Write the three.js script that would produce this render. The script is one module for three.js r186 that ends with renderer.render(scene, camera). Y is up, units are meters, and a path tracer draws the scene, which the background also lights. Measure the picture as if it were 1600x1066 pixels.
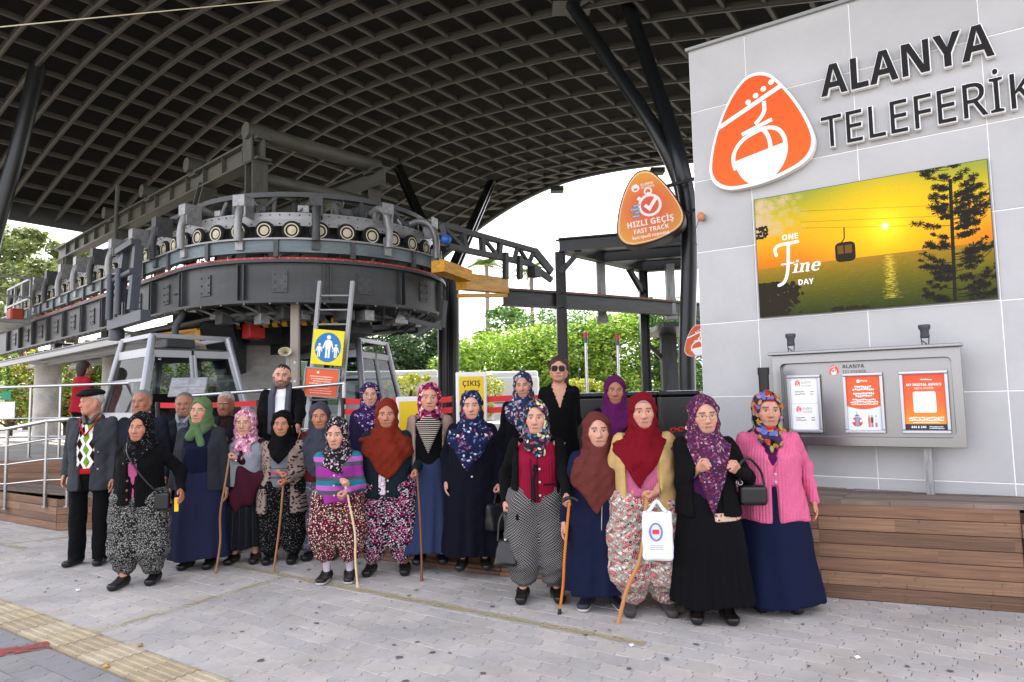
import * as THREE from 'three';
import { mergeGeometries } from 'three/addons/utils/BufferGeometryUtils.js';
import { RoundedBoxGeometry } from 'three/addons/geometries/RoundedBoxGeometry.js';
import { FontLoader } from 'three/addons/loaders/FontLoader.js';
import { TextGeometry } from 'three/addons/geometries/TextGeometry.js';

// ---------- camera, sky, sun, exposure ----------
const scene = new THREE.Scene();
const CAMH = 1.55, FPX = 1100, PITCH = Math.atan(92 / FPX), ROLL = -0.021;
const camera = new THREE.PerspectiveCamera(2 * Math.atan(533 / FPX) * 180 / Math.PI, 1600 / 1066, 0.1, 2000);
camera.rotation.order = 'YXZ';
camera.position.set(0, CAMH, 0);
camera.rotation.set(PITCH, 0, ROLL);
scene.add(camera);
const SUN = new THREE.Vector3(-0.36, 1.18, -0.88).normalize();
{
  const w = 256, h = 128, d = new Float32Array(w * h * 4);
  for (let j = 0; j < h; j++) for (let i = 0; i < w; i++) {
    const el = ((j + .5) / h - .5) * Math.PI, az = ((i + .5) / w - .5) * 2 * Math.PI;   // row 0 is the bottom
    const dir = [Math.cos(el) * Math.cos(az), Math.sin(el), Math.cos(el) * Math.sin(az)];
    const c = Math.max(0, dir[0] * SUN.x + dir[1] * SUN.y + dir[2] * SUN.z);
    const t = Math.pow(Math.max(0, dir[1]), .5);
    const g = .9 * Math.pow(c, 6) + .35 * Math.pow(c, 2);
    const o = (j * w + i) * 4, k = 1.0;
    d[o] = k * (1.07 - .38 * t + g * .9); d[o + 1] = k * (1.05 - .33 * t + g * .88); d[o + 2] = k * (1.07 - .19 * t + g * .8); d[o + 3] = 1;
    if (dir[1] < 0) { d[o] *= .6; d[o + 1] *= .6; d[o + 2] *= .58; }
  }
  const t = new THREE.DataTexture(d, w, h, THREE.RGBAFormat, THREE.FloatType);
  t.mapping = THREE.EquirectangularReflectionMapping; t.magFilter = THREE.LinearFilter; t.minFilter = THREE.LinearFilter; t.needsUpdate = true;
  scene.background = t; scene.environment = t;
}
const sun = new THREE.DirectionalLight(0xfff1dc, 4.8);
sun.position.copy(SUN).multiplyScalar(60).add(new THREE.Vector3(0, 0, -14));
sun.target.position.set(0, 0, -14); scene.add(sun, sun.target);
sun.castShadow = true; sun.shadow.mapSize.set(4096, 4096); sun.shadow.radius = 1;
Object.assign(sun.shadow.camera, { left: -40, right: 40, top: 40, bottom: -40, near: 1, far: 160 });
const renderer = new THREE.WebGLRenderer({ antialias: true });
renderer.toneMapping = THREE.LinearToneMapping;
renderer.toneMappingExposure = 2.9;
renderer.shadowMap.enabled = true;

// ---------- helpers ----------
const V = (x, y, z) => new THREE.Vector3(x, y, z);
let seed = 7; const rnd = () => { seed = (seed * 1664525 + 1013904223) % 4294967296; return seed / 4294967296; };
const rr = (a, b) => a + (b - a) * rnd();
const clamp = (x, a, b) => Math.min(b, Math.max(a, x));
const camQ = new THREE.Quaternion().setFromEuler(camera.rotation);
const pixRay = (x, y) => V((x - 800) / FPX, -(y - 533) / FPX, -1).applyQuaternion(camQ);
const at = (x, y, depth) => { const d = pixRay(x, y); return d.multiplyScalar(depth / -d.z).add(V(0, CAMH, 0)); };      // photo pixel + distance -> point
const onLevel = (x, y, h = 0) => { const d = pixRay(x, y); return d.multiplyScalar((h - CAMH) / d.y).add(V(0, CAMH, 0)); }; // photo pixel on a level
const taken = {};
const numbered = n => { const k = taken[n] = (taken[n] ?? -1) + 1; return k ? `${n}_${String(k).padStart(3, '0')}` : n; };
function tag(o, label, category, group) { o.userData.label = label; o.userData.category = category; if (group) o.userData.group = group; return o; }
function thing(name, label, category, pos = [0, 0, 0], turn = 0, group) {
  const o = new THREE.Group(); o.name = numbered(name); scene.add(o); o.position.set(...pos); o.rotation.y = turn; return tag(o, label, category, group);
}
function obj(name, geo, mat, parent) {
  if (Array.isArray(geo)) geo = geo.length > 1 ? merge(geo) : geo[0];
  const m = new THREE.Mesh(geo, mat); m.name = parent && parent !== scene ? name : numbered(name);
  m.castShadow = m.receiveShadow = true; (parent ?? scene).add(m); return m;
}
function merge(gs) {
  const keepUv = gs.every(g => g.attributes.uv);
  return mergeGeometries(gs.map(g => { g = g.index ? g.toNonIndexed() : g; const r = new THREE.BufferGeometry(); r.setAttribute('position', g.attributes.position); r.setAttribute('normal', g.attributes.normal); if (keepUv) r.setAttribute('uv', g.attributes.uv); if (gs.every(q => q.attributes.color)) r.setAttribute('color', g.attributes.color); return r; }));
}
const struct = o => { o.userData.kind = 'structure'; return o; };
const stuff = o => { o.userData.kind = 'stuff'; return o; };
const box = (w, h, d, x = 0, y = 0, z = 0, r = 0) => { const g = r ? new RoundedBoxGeometry(w, h, d, 2, r) : new THREE.BoxGeometry(w, h, d); return g.translate(x, y, z); };
function bar(a, b, w, h = w) {   // square bar between two points
  const d = b.clone().sub(a), L = d.length(), g = new THREE.BoxGeometry(w, h, L), m = new THREE.Matrix4().lookAt(b, a, Math.abs(d.y) > .98 * L ? V(1, 0, 0) : V(0, 1, 0));
  return g.applyMatrix4(m.setPosition(a.clone().lerp(b, .5)));
}
function ibeam(a, b, w, h, t = .025) {
  const d = b.clone().sub(a), L = d.length(), g = merge([box(w, t, L, 0, h / 2 - t / 2, 0), box(w, t, L, 0, -h / 2 + t / 2, 0), box(t, h - 2 * t, L)]);
  return g.applyMatrix4(new THREE.Matrix4().lookAt(b, a, Math.abs(d.y) > .98 * L ? V(1, 0, 0) : V(0, 1, 0)).setPosition(a.clone().lerp(b, .5)));
}
const rod = (a, b, r, r2 = r, n = 12) => { const d = b.clone().sub(a), g = new THREE.CylinderGeometry(r2, r, d.length(), n); g.applyQuaternion(new THREE.Quaternion().setFromUnitVectors(V(0, 1, 0), d.normalize())); return g.translate((a.x + b.x) / 2, (a.y + b.y) / 2, (a.z + b.z) / 2); };
const tube = (pts, r, n = 32, s = 10) => new THREE.TubeGeometry(new THREE.CatmullRomCurve3(pts), n, r, s, false);
function dtex(w, h, fn, srgb = true) {
  const d = new Uint8Array(w * h * 4);
  for (let j = 0; j < h; j++) for (let i = 0; i < w; i++) { const c = fn(i, j), o = (j * w + i) * 4; d[o] = clamp(c[0], 0, 255); d[o + 1] = clamp(c[1], 0, 255); d[o + 2] = clamp(c[2], 0, 255); d[o + 3] = c[3] ?? 255; }
  const t = new THREE.DataTexture(d, w, h, THREE.RGBAFormat); t.wrapS = t.wrapT = THREE.RepeatWrapping; t.magFilter = THREE.LinearFilter; t.minFilter = THREE.LinearMipmapLinearFilter; t.generateMipmaps = true;
  if (srgb) t.colorSpace = THREE.SRGBColorSpace; t.needsUpdate = true; return t;
}
function canvasTex(w, h, draw) { const c = document.createElement('canvas'); c.width = w; c.height = h; draw(c.getContext('2d'), w, h); const t = new THREE.CanvasTexture(c); t.colorSpace = THREE.SRGBColorSpace; return t; }
// tileable value noise
function tileNoise(n, cells, sd) {
  const g = new Float32Array(cells * cells); let s = sd * 7919 + 13; for (let i = 0; i < g.length; i++) { s = (s * 1664525 + 1013904223) % 4294967296; g[i] = s / 4294967296; }
  const sm = t => t * t * (3 - 2 * t);
  return (x, y) => { x = x / n * cells; y = y / n * cells; const i = Math.floor(x), j = Math.floor(y), u = sm(x - i), v = sm(y - j), q = (a, b) => g[((b % cells + cells) % cells) * cells + ((a % cells) + cells) % cells];
    return (q(i, j) * (1 - u) + q(i + 1, j) * u) * (1 - v) + (q(i, j + 1) * (1 - u) + q(i + 1, j + 1) * u) * v; };
}
function mottle(base, amp, sd, n = 256, cells = [4, 12, 40, 128]) {
  const ns = cells.map((c, i) => tileNoise(n, c, sd + i));
  return dtex(n, n, (x, y) => { let v = 0, w = 0; ns.forEach((f, i) => { v += (f(x, y) - .5) * (1 / (i + 1.2)); w += 1 / (i + 1.2); }); v = v / w * 2 * amp; return base.map(b => b * (1 + v)); });
}
const hex = c => [c >> 16 & 255, c >> 8 & 255, c & 255];
const mat = (c, rough = .7, o = {}) => new THREE.MeshStandardMaterial({ color: c, roughness: rough, ...o });
const grimeTex = mottle([235, 235, 235], .28, 3);
const rep = (t, x, y = x) => { const c = t.clone(); c.repeat.set(x, y); c.needsUpdate = true; return c; };
const M = {
  steel: mat(0x4a4d4e, .55, { metalness: .15, map: rep(grimeTex, 1) }), steelDark: mat(0x404345, .5, { metalness: .1, map: grimeTex }), black: mat(0x0f1011, .5),
  greyRail: mat(0x66757a, .45, { metalness: .2, map: grimeTex }), galv: mat(0x9a9c9c, .45, { metalness: .45, map: grimeTex }), inox: mat(0xb4b5b6, .26, { metalness: .95 }), board: mat(0x8d8e90, .27, { metalness: .95 }),
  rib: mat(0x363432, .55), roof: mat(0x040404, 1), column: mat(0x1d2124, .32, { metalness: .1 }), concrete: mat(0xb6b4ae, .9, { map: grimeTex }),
  yellow: mat(0xe0a005, .5, { map: grimeTex }), red: mat(0xb81a16, .5), white: mat(0xe9e9e8, .5), rubber: mat(0x161616, .9), cream: mat(0xc9c2a8, .6), olive: mat(0x53554c, .6, { map: grimeTex }),
  cabinGlass: new THREE.MeshPhysicalMaterial({ color: 0xa4acae, roughness: .04, transmission: 1, thickness: 0, specularIntensity: .5 }),
  glass: new THREE.MeshPhysicalMaterial({ color: 0xbfc7c4, roughness: .06, transmission: 1, thickness: 0 }), darkGlass: new THREE.MeshPhysicalMaterial({ color: 0x4a5254, roughness: .05, transmission: .85, thickness: 0 }),
};
const font = { b: await new FontLoader().loadAsync('fonts/droid/droid_sans_bold.typeface.json'), r: await new FontLoader().loadAsync('fonts/droid/droid_sans_regular.typeface.json') };
// the site's own axes: E1 runs along the ticket wall towards the street, E2 away from the street
const E1 = V(.8211, 0, .5708), E2 = V(.5708, 0, -.8211), SITE = -Math.atan2(.5708, .8211);

// ---------- ground ----------
struct(obj('ground', new THREE.CircleGeometry(900, 48).rotateX(-Math.PI / 2).translate(0, -.045, 0), mat(0x8a8478, .95)));
const concTex = mottle([238, 237, 238], .13, 11, 512, [5, 14, 50, 200]);
const paveGroup = struct(new THREE.Group()); paveGroup.name = 'pavement'; scene.add(paveGroup);
{
  obj('joint_bed', new THREE.PlaneGeometry(22, 16).rotateX(-Math.PI / 2).translate(-1.5, -.016, -4), mat(0x77726b, 1), paveGroup);
  const W = .2, L = .165, d = .022, j = .0022, e = [[0, 0], [.2, 0], [.32, d], [.68, d], [.8, 0], [1, 0]];
  const s = new THREE.Shape(); const left = e.map(([t, x]) => [x + j, j + t * (L - 2 * j)]), right = e.map(([t, x]) => [W + x - j, j + t * (L - 2 * j)]).reverse();
  [...left, ...right].forEach((p, i) => i ? s.lineTo(...p) : s.moveTo(...p));
  const geo0 = new THREE.ExtrudeGeometry(s, { depth: .02, bevelEnabled: true, bevelSize: .0018, bevelThickness: .003, bevelSegments: 1, bevelOffset: -.0018 });
  geo0.rotateX(-Math.PI / 2).translate(0, -.023, 0);
  const variants = [0xb6b2ac, 0xb1ada8, 0xb9b4ad, 0xafaca8, 0xb4afa7].map(c => mat(c, .88, { map: concTex }));
  const tint2 = [0x8d8b88, 0x878586].map(c => mat(c, .9, { map: concTex }));
  // strip of tactile tiles lies along E1; pavers start on either side of it
  const O = V(-4.29, 0, -5.99), N = V(-.5708, 0, .8211);
  const list = [];
  for (let r = -70; r < 60; r++) for (let c = -70; c < 75; c++) {
    const a = c * W + (r & 1 ? W / 2 : 0), b = r * L, p = O.clone().addScaledVector(E1, a).addScaledVector(N, b);
    const q = p.clone().addScaledVector(E1, .1).addScaledVector(N, -.08), off = -(b - L) ;
    const mid = b - L / 2; if (mid > -.02 && mid < .34) continue;
    if (-q.z < 1.6 || -q.z > 11.5) continue;
    const v = q.clone().project(camera); 
    list.push({ p, q, dark: mid > .3, px: v.x, py: v.y, key: (Math.abs(v.x) > 1.02 || v.y < -1.05 || v.y > .2) ? 1e6 + q.lengthSq() : q.lengthSq() });
  }
  list.sort((a, b) => a.key - b.key);
  const rest = variants.map(() => []), restDark = tint2.map(() => []);
  list.forEach((o, i) => {
    if (o.key > 1e6 && (o.q.length() > 13 || o.key > 1e6 + 120)) return;
    const g = geo0.clone(); g.rotateY(SITE + rr(-.008, .008)).rotateX(rr(-.006, .006)).translate(o.p.x, rr(-.0025, .001), o.p.z);
    const P = g.attributes.position, uv = g.attributes.uv; const ou = rr(0, .3); for (let k = 0; k < P.count; k++) uv.setXY(k, P.getX(k) / 1.9 + ou, P.getZ(k) / 1.9);
    const k = Math.floor(rnd() * (o.dark ? 2 : 5));
    if (i < 300) obj('paver', g, (o.dark ? tint2 : variants)[k], paveGroup); else (o.dark ? restDark : rest)[k].push(g);
  });
  [...rest.map((g, i) => [g, variants[i]]), ...restDark.map((g, i) => [g, tint2[i]])].forEach(([g, m]) => g.length && stuff(obj('distant_pavers', g, m, paveGroup)));
  // tactile tiles with raised ribs
  const tm = [0xb5a788, 0xac9d80, 0xbbae92].map(c => mat(c, .9, { map: concTex }));
  const tile = merge([box(.294, .03, .294, 0, -.015, 0), ...[-2, -1, 0, 1, 2].map(k => { const g = new THREE.CylinderGeometry(.017, .022, .292, 6).rotateZ(Math.PI / 2); g.scale(1, .35, 1); return g.translate(0, .001, k * .057); })]);
  for (let k = -8; k < 22; k++) { const m = obj('tactile_tile', tile, tm[(k * 7 + 70) % 3], paveGroup); const c = O.clone().addScaledVector(E1, k * .3 + .1).addScaledVector(N, .155); m.position.set(c.x, rr(-.002, .002), c.z); m.rotation.y = SITE; }
  // worn yellow paint lines and the red patch: thin worn films
  const worn = (sd, thr) => { const a = tileNoise(128, 9, sd), b = tileNoise(128, 40, sd + 1); return dtex(128, 128, (x, y) => { const v = a(x, y) * .55 + b(x, y) * .6; const k = clamp((v - thr) * 900, 0, 255); return [k, k, k]; }, false); };
  const line = (name, a, b, w, c, thr) => { const d = b.clone().sub(a), L = d.length(), g = new THREE.PlaneGeometry(L, w, 1, 1).rotateX(-Math.PI / 2); const m = obj(name, g, mat(c, .9, { alphaMap: rep(worn(L * 10 | 0, thr), L * 2, 1), transparent: true }), paveGroup); m.position.set((a.x + b.x) / 2, .006, (a.z + b.z) / 2); m.rotation.y = -Math.atan2(d.z, d.x); return m; };
  line('painted_line', V(-2.75, 0, -6.99), V(.8, 0, -4.57), .085, 0xaa9c6a, .5);
  line('painted_line', V(-2.1, 0, -6.5), V(-2.95, 0, -5.0), .085, 0xaea274, .54);
  line('painted_line', V(-7.2, 0, -9.1), V(-5.5, 0, -8.05), .08, 0xa39a63, .48);
  line('painted_line', V(-5.9, 0, -8.35), V(-5.2, 0, -8.9), .08, 0xa39a63, .48);
  line('red_paint_patch', V(-3.75, 0, -4.38), V(-3.1, 0, -4.8), .17, 0x8f4340, .3);
  // old gum spots trodden into the paving, a few scraps
  const gum = [];
  for (let i = 0; i < 300; i++) { const x = rr(-4.5, 4.4), z = rr(-7, -3.2); const r = Math.pow(rnd(), 3) * .022 + .005, g = new THREE.CircleGeometry(r, 9).rotateX(-Math.PI / 2).scale(1, 1, rr(.6, 1)); const p = g.attributes.position; for (let k = 1; k < p.count; k++) { const f = rr(.75, 1.2); p.setXYZ(k, p.getX(k) * f, 0, p.getZ(k) * f); } gum.push(g.rotateY(rr(0, 6)).translate(x, .0055, z)); }
  stuff(obj('gum_spots', gum, mat(0x5c5956, .9), paveGroup));
  for (const [px, py, c] of [[122, 924, 0xe8e8ea], [166, 1044, 0xc09040], [987, 1011, 0xdadada], [1340, 1030, 0xe8e8e8], [219, 1011, 0x9a8440]]) { const p = onLevel(px, py); const g = new THREE.IcosahedronGeometry(.018, 1); const q = g.attributes.position; for (let k = 0; k < q.count; k++) q.setY(k, q.getY(k) * .45 + Math.sin(q.getX(k) * 300) * .003); const m = obj('litter_scrap', g.translate(p.x, .012, p.z), mat(c, .9)); tag(m, { 0xe8e8ea: 'crumpled white paper scrap on the paving by the tactile strip', 0xc09040: 'small ochre leaf on the tactile strip', 0xdadada: 'pale scrap at the end of the yellow line', 0xe8e8e8: 'tiny white scrap on the paving before the timber planter', 0x9a8440: 'small dull yellow leaf at the edge of the tactile strip' }[c], 'litter'); }
}
const woodTex = c => { const a = tileNoise(256, 6, c % 97), b = tileNoise(256, 60, c % 89), k = tileNoise(256, 20, 5); return dtex(512, 128, (x, y) => { const v = (b(x * .06, y * 3.1 + a(x * .4, y) * 14) - .5) * .32 + (a(x * .12, y * 1.2) - .5) * .22 + (k(x * 1.5, y * 3) > .93 ? -.2 : 0); return hex(c).map(q => q * (1 + v)); }); };
const woods = [0x735641, 0x6b4f3b, 0x7a5d47, 0x6f523e].map(c => mat(0xffffff, .72, { map: woodTex(c) }));
const greyWoods = [0x6e6156, 0x7a6c60, 0x625850].map(c => mat(0xffffff, .85, { map: woodTex(c) }));
function plank(name, a, b, h, t, y, m, parent, jitter = .003) {   // board standing on edge from a to b, its foot at height y
  const d = b.clone().sub(a), L = Math.hypot(d.x, d.z), g = box(L, h, t, 0, 0, 0, .004), u = g.attributes.uv, P = g.attributes.position, ou = rnd();
  for (let k = 0; k < u.count; k++) u.setXY(k, P.getX(k) / 1.6 + ou, P.getY(k) / .4 + P.getZ(k) / .4 + ou * 3);
  const o = obj(name, g, m, parent); o.position.set((a.x + b.x) / 2, y + h / 2 + (a.y + b.y) / 2, (a.z + b.z) / 2); o.rotation.y = -Math.atan2(d.z, d.x); o.rotation.z = rr(-.0012, .0012); o.position.z += rr(-jitter, jitter); return o;
}
const deckBoard = (a, b, w, y, m, parent) => { const d = b.clone().sub(a), L = Math.hypot(d.x, d.z), g = box(L, .03, w, 0, 0, 0, .004), u = g.attributes.uv, P = g.attributes.position, ou = rnd(); for (let k = 0; k < u.count; k++) u.setXY(k, P.getX(k) / 1.6 + ou, P.getZ(k) / .4 + ou); const o = obj('deck_board', g, m, parent); o.position.set((a.x + b.x) / 2, y, (a.z + b.z) / 2); o.rotation.y = -Math.atan2(d.z, d.x); return o; };
{ // right-hand planter bench with timber front
  const t = thing('timber_planter', 'tall brown timber planter of horizontal boards under the notice board', 'planter');
  const A = V(5.2, 0, -4.35), B = V(2.33, 0, -5.53), C = V(1.05, 0, -6.02);
  obj('core', (() => { const s = new THREE.Shape([[5.2, -4.35], [2.33, -5.53], [1.05, -6.02], [1.6, -6.95], [5.7, -4.1]].map(([x, z]) => new THREE.Vector2(x, z + .03 * -1))); return new THREE.ExtrudeGeometry(s, { depth: .68, bevelEnabled: false }).rotateX(Math.PI / 2).translate(0, .68, 0); })(), woods[1], t);
  for (let i = 0; i < 7; i++) { const y = .004 + i * .1015; plank('plank', V(3.55 + rr(-.02, .02), 0, -5.015), A, .098, .03, y, woods[(i * 3) % 4], t); plank('plank', B, V(3.54, 0, -5.035), .098, .03, y, woods[(i + 1) % 4], t); plank('plank', C, B, .098, .03, y, woods[(i * 5 + 2) % 4], t); }
  for (let k = 0; k < 8; k++) { const o = N => V(N.x + .57 * k * .106, 0, N.z - .82 * k * .106); const f = k * .012; deckBoard(o(V(1.12 + f, 0, -6.06)), o(V(2.5, 0, -5.5)), .1, .722 + rr(-.002, .006), greyWoods[k % 3], t); deckBoard(o(V(2.5, 0, -5.5)), o(V(5.1, 0, -4.43)), .1, .722 + rr(-.002, .006), greyWoods[(k + 1) % 3], t); }
}
{ // broad low steps in front of the platform
  const t = thing('timber_steps', 'low brown timber steps up to the cable car platform behind the group', 'steps');
  const line = [V(1.0, 0, -6.0), V(-.15, 0, -6.38), V(-1, 0, -6.92), V(-2.3, 0, -7.66), V(-5.0, 0, -9.18)];
  const rise = [.07, .24, .41, .58, .735];
  for (let s = 0; s < 5; s++) for (let i = 0; i < 4; i++) {
    const off = V(.5708, 0, -.8211).multiplyScalar(s * .42), a = line[i + 1].clone().add(off), b = line[i].clone().add(off), lo = s ? rise[s - 1] : 0;
    plank('riser', a, b, rise[s] - lo - .034, .03, lo + .002, woods[(s + i) % 4], t);
    if (s < 4) for (let k = 0; k < 4; k++) { const n = V(.5708, 0, -.8211).multiplyScalar(.05 + k * .104); deckBoard(a.clone().add(n), b.clone().add(n), .1, rise[s] - .016, woods[(s + i + k) % 4], t); }
  }
}
{ // the raised platform floor
  const s = new THREE.Shape([[2.9, -7.75], [1.85, -7.4], [.8, -7.75], [-.05, -8.3], [-1.3, -9.05], [-4.0, -10.6], [-5.4, -10.9], [-6.2, -11.05], [-8.4, -11.6], [-22, -15], [-22, -30], [16, -30], [16, -11]].map(([x, z]) => new THREE.Vector2(x, z)));
  struct(obj('platform_floor', new THREE.ExtrudeGeometry(s, { depth: .7, bevelEnabled: false }).rotateX(Math.PI / 2).translate(0, .72, 0), mat(0x8f8c86, .7, { map: rep(grimeTex, .5) })));
}
{ // wheelchair ramp at the left with its timber sides
  const t = thing('timber_ramp', 'brown timber clad ramp rising beside the stainless handrail', 'ramp');
  const a = V(-9.2, 0, -11.45), b = V(-5.9, 0, -9.21), c = V(-4.9, 0, -9.3);
  const s = new THREE.Shape([[a.x, a.z], [b.x, b.z], [c.x, c.z], [-4.2, -10.5], [-6.2, -11.0], [-9.2, -11.7]].map(([x, z]) => new THREE.Vector2(x, z - .03)));
  obj('core', new THREE.ExtrudeGeometry(s, { depth: .2, bevelEnabled: false }).rotateX(Math.PI / 2).translate(0, .2, 0), woods[1], t);
  for (let i = 0; i < 4; i++) { plank('plank', a, b, .094, .03, .004 + i * .098, woods[i % 4], t); plank('plank', b, c, .094, .03, .004 + i * .098, woods[(i + 2) % 4], t); }
  for (let k = 0; k < 12; k++) { const n = V(.25, 0, -.75).multiplyScalar(.05 + k * .125); deckBoard(a.clone().add(n), b.clone().add(n).add(V(.8, 0, .1)), .1, .395, greyWoods[k % 3], t); }
  for (let i = 0; i < 4; i++) plank('plank', V(-10.4, 0, -11.55), V(-4.4, 0, -10.55), .092, .03, .39 + i * .096, woods[(i + 1) % 4], t);
}
// ---------- ticket building with the lettered wall ----------
const W0 = V(2.69, 0, -6.19);
const wallAt = (t, y, off = 0) => V(W0.x + E1.x * t - E2.x * off, y, W0.z + E1.z * t - E2.z * off);   // along the wall, height, distance in front
const onWallG = (name, label, cat, t, y, off, group) => { const p = wallAt(t, y, off); return thing(name, label, cat, [p.x, p.y, p.z], SITE, group); };   // local x runs along the wall, z out of it
{
  const p = wallAt(0, 0, 0), t = thing('ticket_building', 'grey panelled ticket building with white joints behind the notice board', 'building', [p.x, 0, p.z], SITE);
  obj('wall_core', box(9.05, 4.98, 3.2, 3.475, 2.49, -1.6065), mat(0xf2f2f2, .6), t);
  const pm = [0xb9babb, 0xb4b5b6, 0xbdbebf].map((c, i) => mat(c, .42, { metalness: .05, map: rep(mottle([240, 240, 240], .05, 20 + i, 256, [3, 7, 30]), .6) }));
  const xs = [-1.05, -.5, .415, 1.35, 2.28, 3.21, 4.14, 5.07], ys = [.7, .835, 1.54, 2.24, 2.945, 3.65, 4.355, 5.0];
  for (let i = 0; i < 7; i++) for (let j = 0; j < 7; j++) { const w = xs[i + 1] - xs[i] - .008, h = ys[j + 1] - ys[j] - .008; obj('cladding_panel', box(w, h, .03, (xs[i] + xs[i + 1]) / 2, (ys[j] + ys[j + 1]) / 2, -.017 + rr(-.001, .001), .004), pm[(i * 2 + j) % 3], t); }
  obj('roof_capping', box(9.1, .03, 3.3, 3.475, 5.0, -1.62), M.galv, t);
}
const ALOGO = (c, w, h, small) => { // the emblem: a round-cornered triangle with a cabin on its rope
  c.save(); c.scale(w / 100, h / 112);
  const g = c.createLinearGradient(0, 0, 30, 112); g.addColorStop(0, '#dc5210'); g.addColorStop(1, '#e0621c'); c.fillStyle = small ? '#e8502c' : g; c.fillRect(0, 0, 100, 112);
  c.fillStyle = c.strokeStyle = '#fff'; c.lineWidth = 4.6; c.beginPath(); c.moveTo(0, 50); c.lineTo(100, 6); c.stroke();
  for (const [x, y] of [[41, 24], [49, 19], [57, 14], [65, 9]]) { c.beginPath(); c.arc(x, y + 2, 2.8, 0, 7); c.fill(); }
  c.lineWidth = 4; c.beginPath(); c.moveTo(57, 29); c.lineTo(57, 38); c.quadraticCurveTo(56, 44, 47, 51); c.stroke();
  c.beginPath(); c.moveTo(33, 59); c.lineTo(64, 50); c.stroke();
  c.beginPath(); c.moveTo(25, 95); c.quadraticCurveTo(18, 76, 35, 64); c.quadraticCurveTo(68, 48, 75, 72); c.quadraticCurveTo(79, 92, 64, 106); c.stroke();
  c.beginPath(); c.moveTo(54, 58); c.quadraticCurveTo(62, 66, 61, 84); c.stroke();
  c.beginPath(); c.moveTo(24, 86); c.lineTo(77, 76); c.quadraticCurveTo(78, 98, 60, 112); c.lineTo(38, 112); c.quadraticCurveTo(27, 104, 24, 86); c.fill(); c.restore();
};
function emblemShape(w, h) { // rounded triangle, apex up, origin in its middle
  const s = new THREE.Shape(), X = x => (x - 50) / 100 * w, Y = y => (56 - y) / 112 * h; s.moveTo(X(38), Y(3));
  s.bezierCurveTo(X(46), Y(-2), X(56), Y(-1), X(64), Y(6)); s.bezierCurveTo(X(82), Y(26), X(98), Y(60), X(100), Y(78)); s.bezierCurveTo(X(100), Y(92), X(92), Y(99), X(80), Y(103)); s.bezierCurveTo(X(60), Y(111), X(44), Y(112), X(28), Y(112)); s.bezierCurveTo(X(8), Y(112), X(0), Y(100), X(0), Y(88)); s.bezierCurveTo(X(2), Y(60), X(18), Y(18), X(38), Y(3)); return s;
}
const faceUv = (g, w, h) => { const p = g.attributes.position, u = g.attributes.uv; for (let i = 0; i < p.count; i++) u.setXY(i, p.getX(i) / w + .5, p.getY(i) / h + .5); return g; };
{
  const t = onWallG('emblem_sign', 'large orange rounded triangle emblem with white cabin on the grey wall', 'sign', -.385, 4.01, 0);
  obj('sign_body', new THREE.ExtrudeGeometry(emblemShape(.95, 1.06), { depth: .07, bevelEnabled: true, bevelSize: .006, bevelThickness: .006, bevelSegments: 2, curveSegments: 20 }).translate(0, 0, .01), mat(0xf2f0ee, .4), t);
  obj('emblem_face', faceUv(new THREE.ShapeGeometry(emblemShape(.9, 1.005), 20), .9, 1.005).translate(0, 0, .0905), new THREE.MeshPhysicalMaterial({ map: canvasTex(512, 574, (c, w, h) => ALOGO(c, w, h)), roughness: .3, specularIntensity: .4 }), t);
}
function lettering(name, label, str, f, t0, y0, width, capH, depth) {
  const t = onWallG(name, label, 'lettering', t0, y0, 0), sz = capH / .72; const adv = [...str].map(ch => f.data.glyphs[ch].ha / f.data.resolution * sz); const k = width / adv.reduce((a, b) => a + b); let x = 0; const cg = new TextGeometry('E', { font: f, size: sz, depth: .01, bevelEnabled: false }); cg.computeBoundingBox(); const capOf = cg.boundingBox.max.y;
  const face = new THREE.MeshPhysicalMaterial({ color: 0x0a0908, roughness: .22, specularIntensity: .35 });
  [...str].forEach((ch, i) => {
    const g = new TextGeometry(ch, { font: f, size: sz, depth, curveSegments: 6, bevelEnabled: true, bevelSize: .011, bevelThickness: .004, bevelSegments: 1 }); g.scale(k, 1, 1); 
    const kk = capH / capOf; g.scale(1, kk, 1); const l = obj('letter', g.translate(x, 0, .012), mat(0xf1f1f1, .4), t);
    const g2 = new TextGeometry(ch, { font: f, size: sz, depth: .003, curveSegments: 6, bevelEnabled: false }); g2.scale(k, capH / capOf, 1); obj('letter_face', g2.translate(x, 0, .012 + depth + .0065), face, l); x += adv[i] * k;
  });
}
lettering('wall_lettering', 'bold raised black letters reading ALANYA on the grey wall', 'ALANYA', font.b, .165, 4.165, 1.27, .275, .05);
lettering('wall_lettering', 'thin raised black letters reading TELEFERİK below the bold row', 'TELEFERİK', font.r, .145, 3.705, 1.53, .275, .05);
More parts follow.
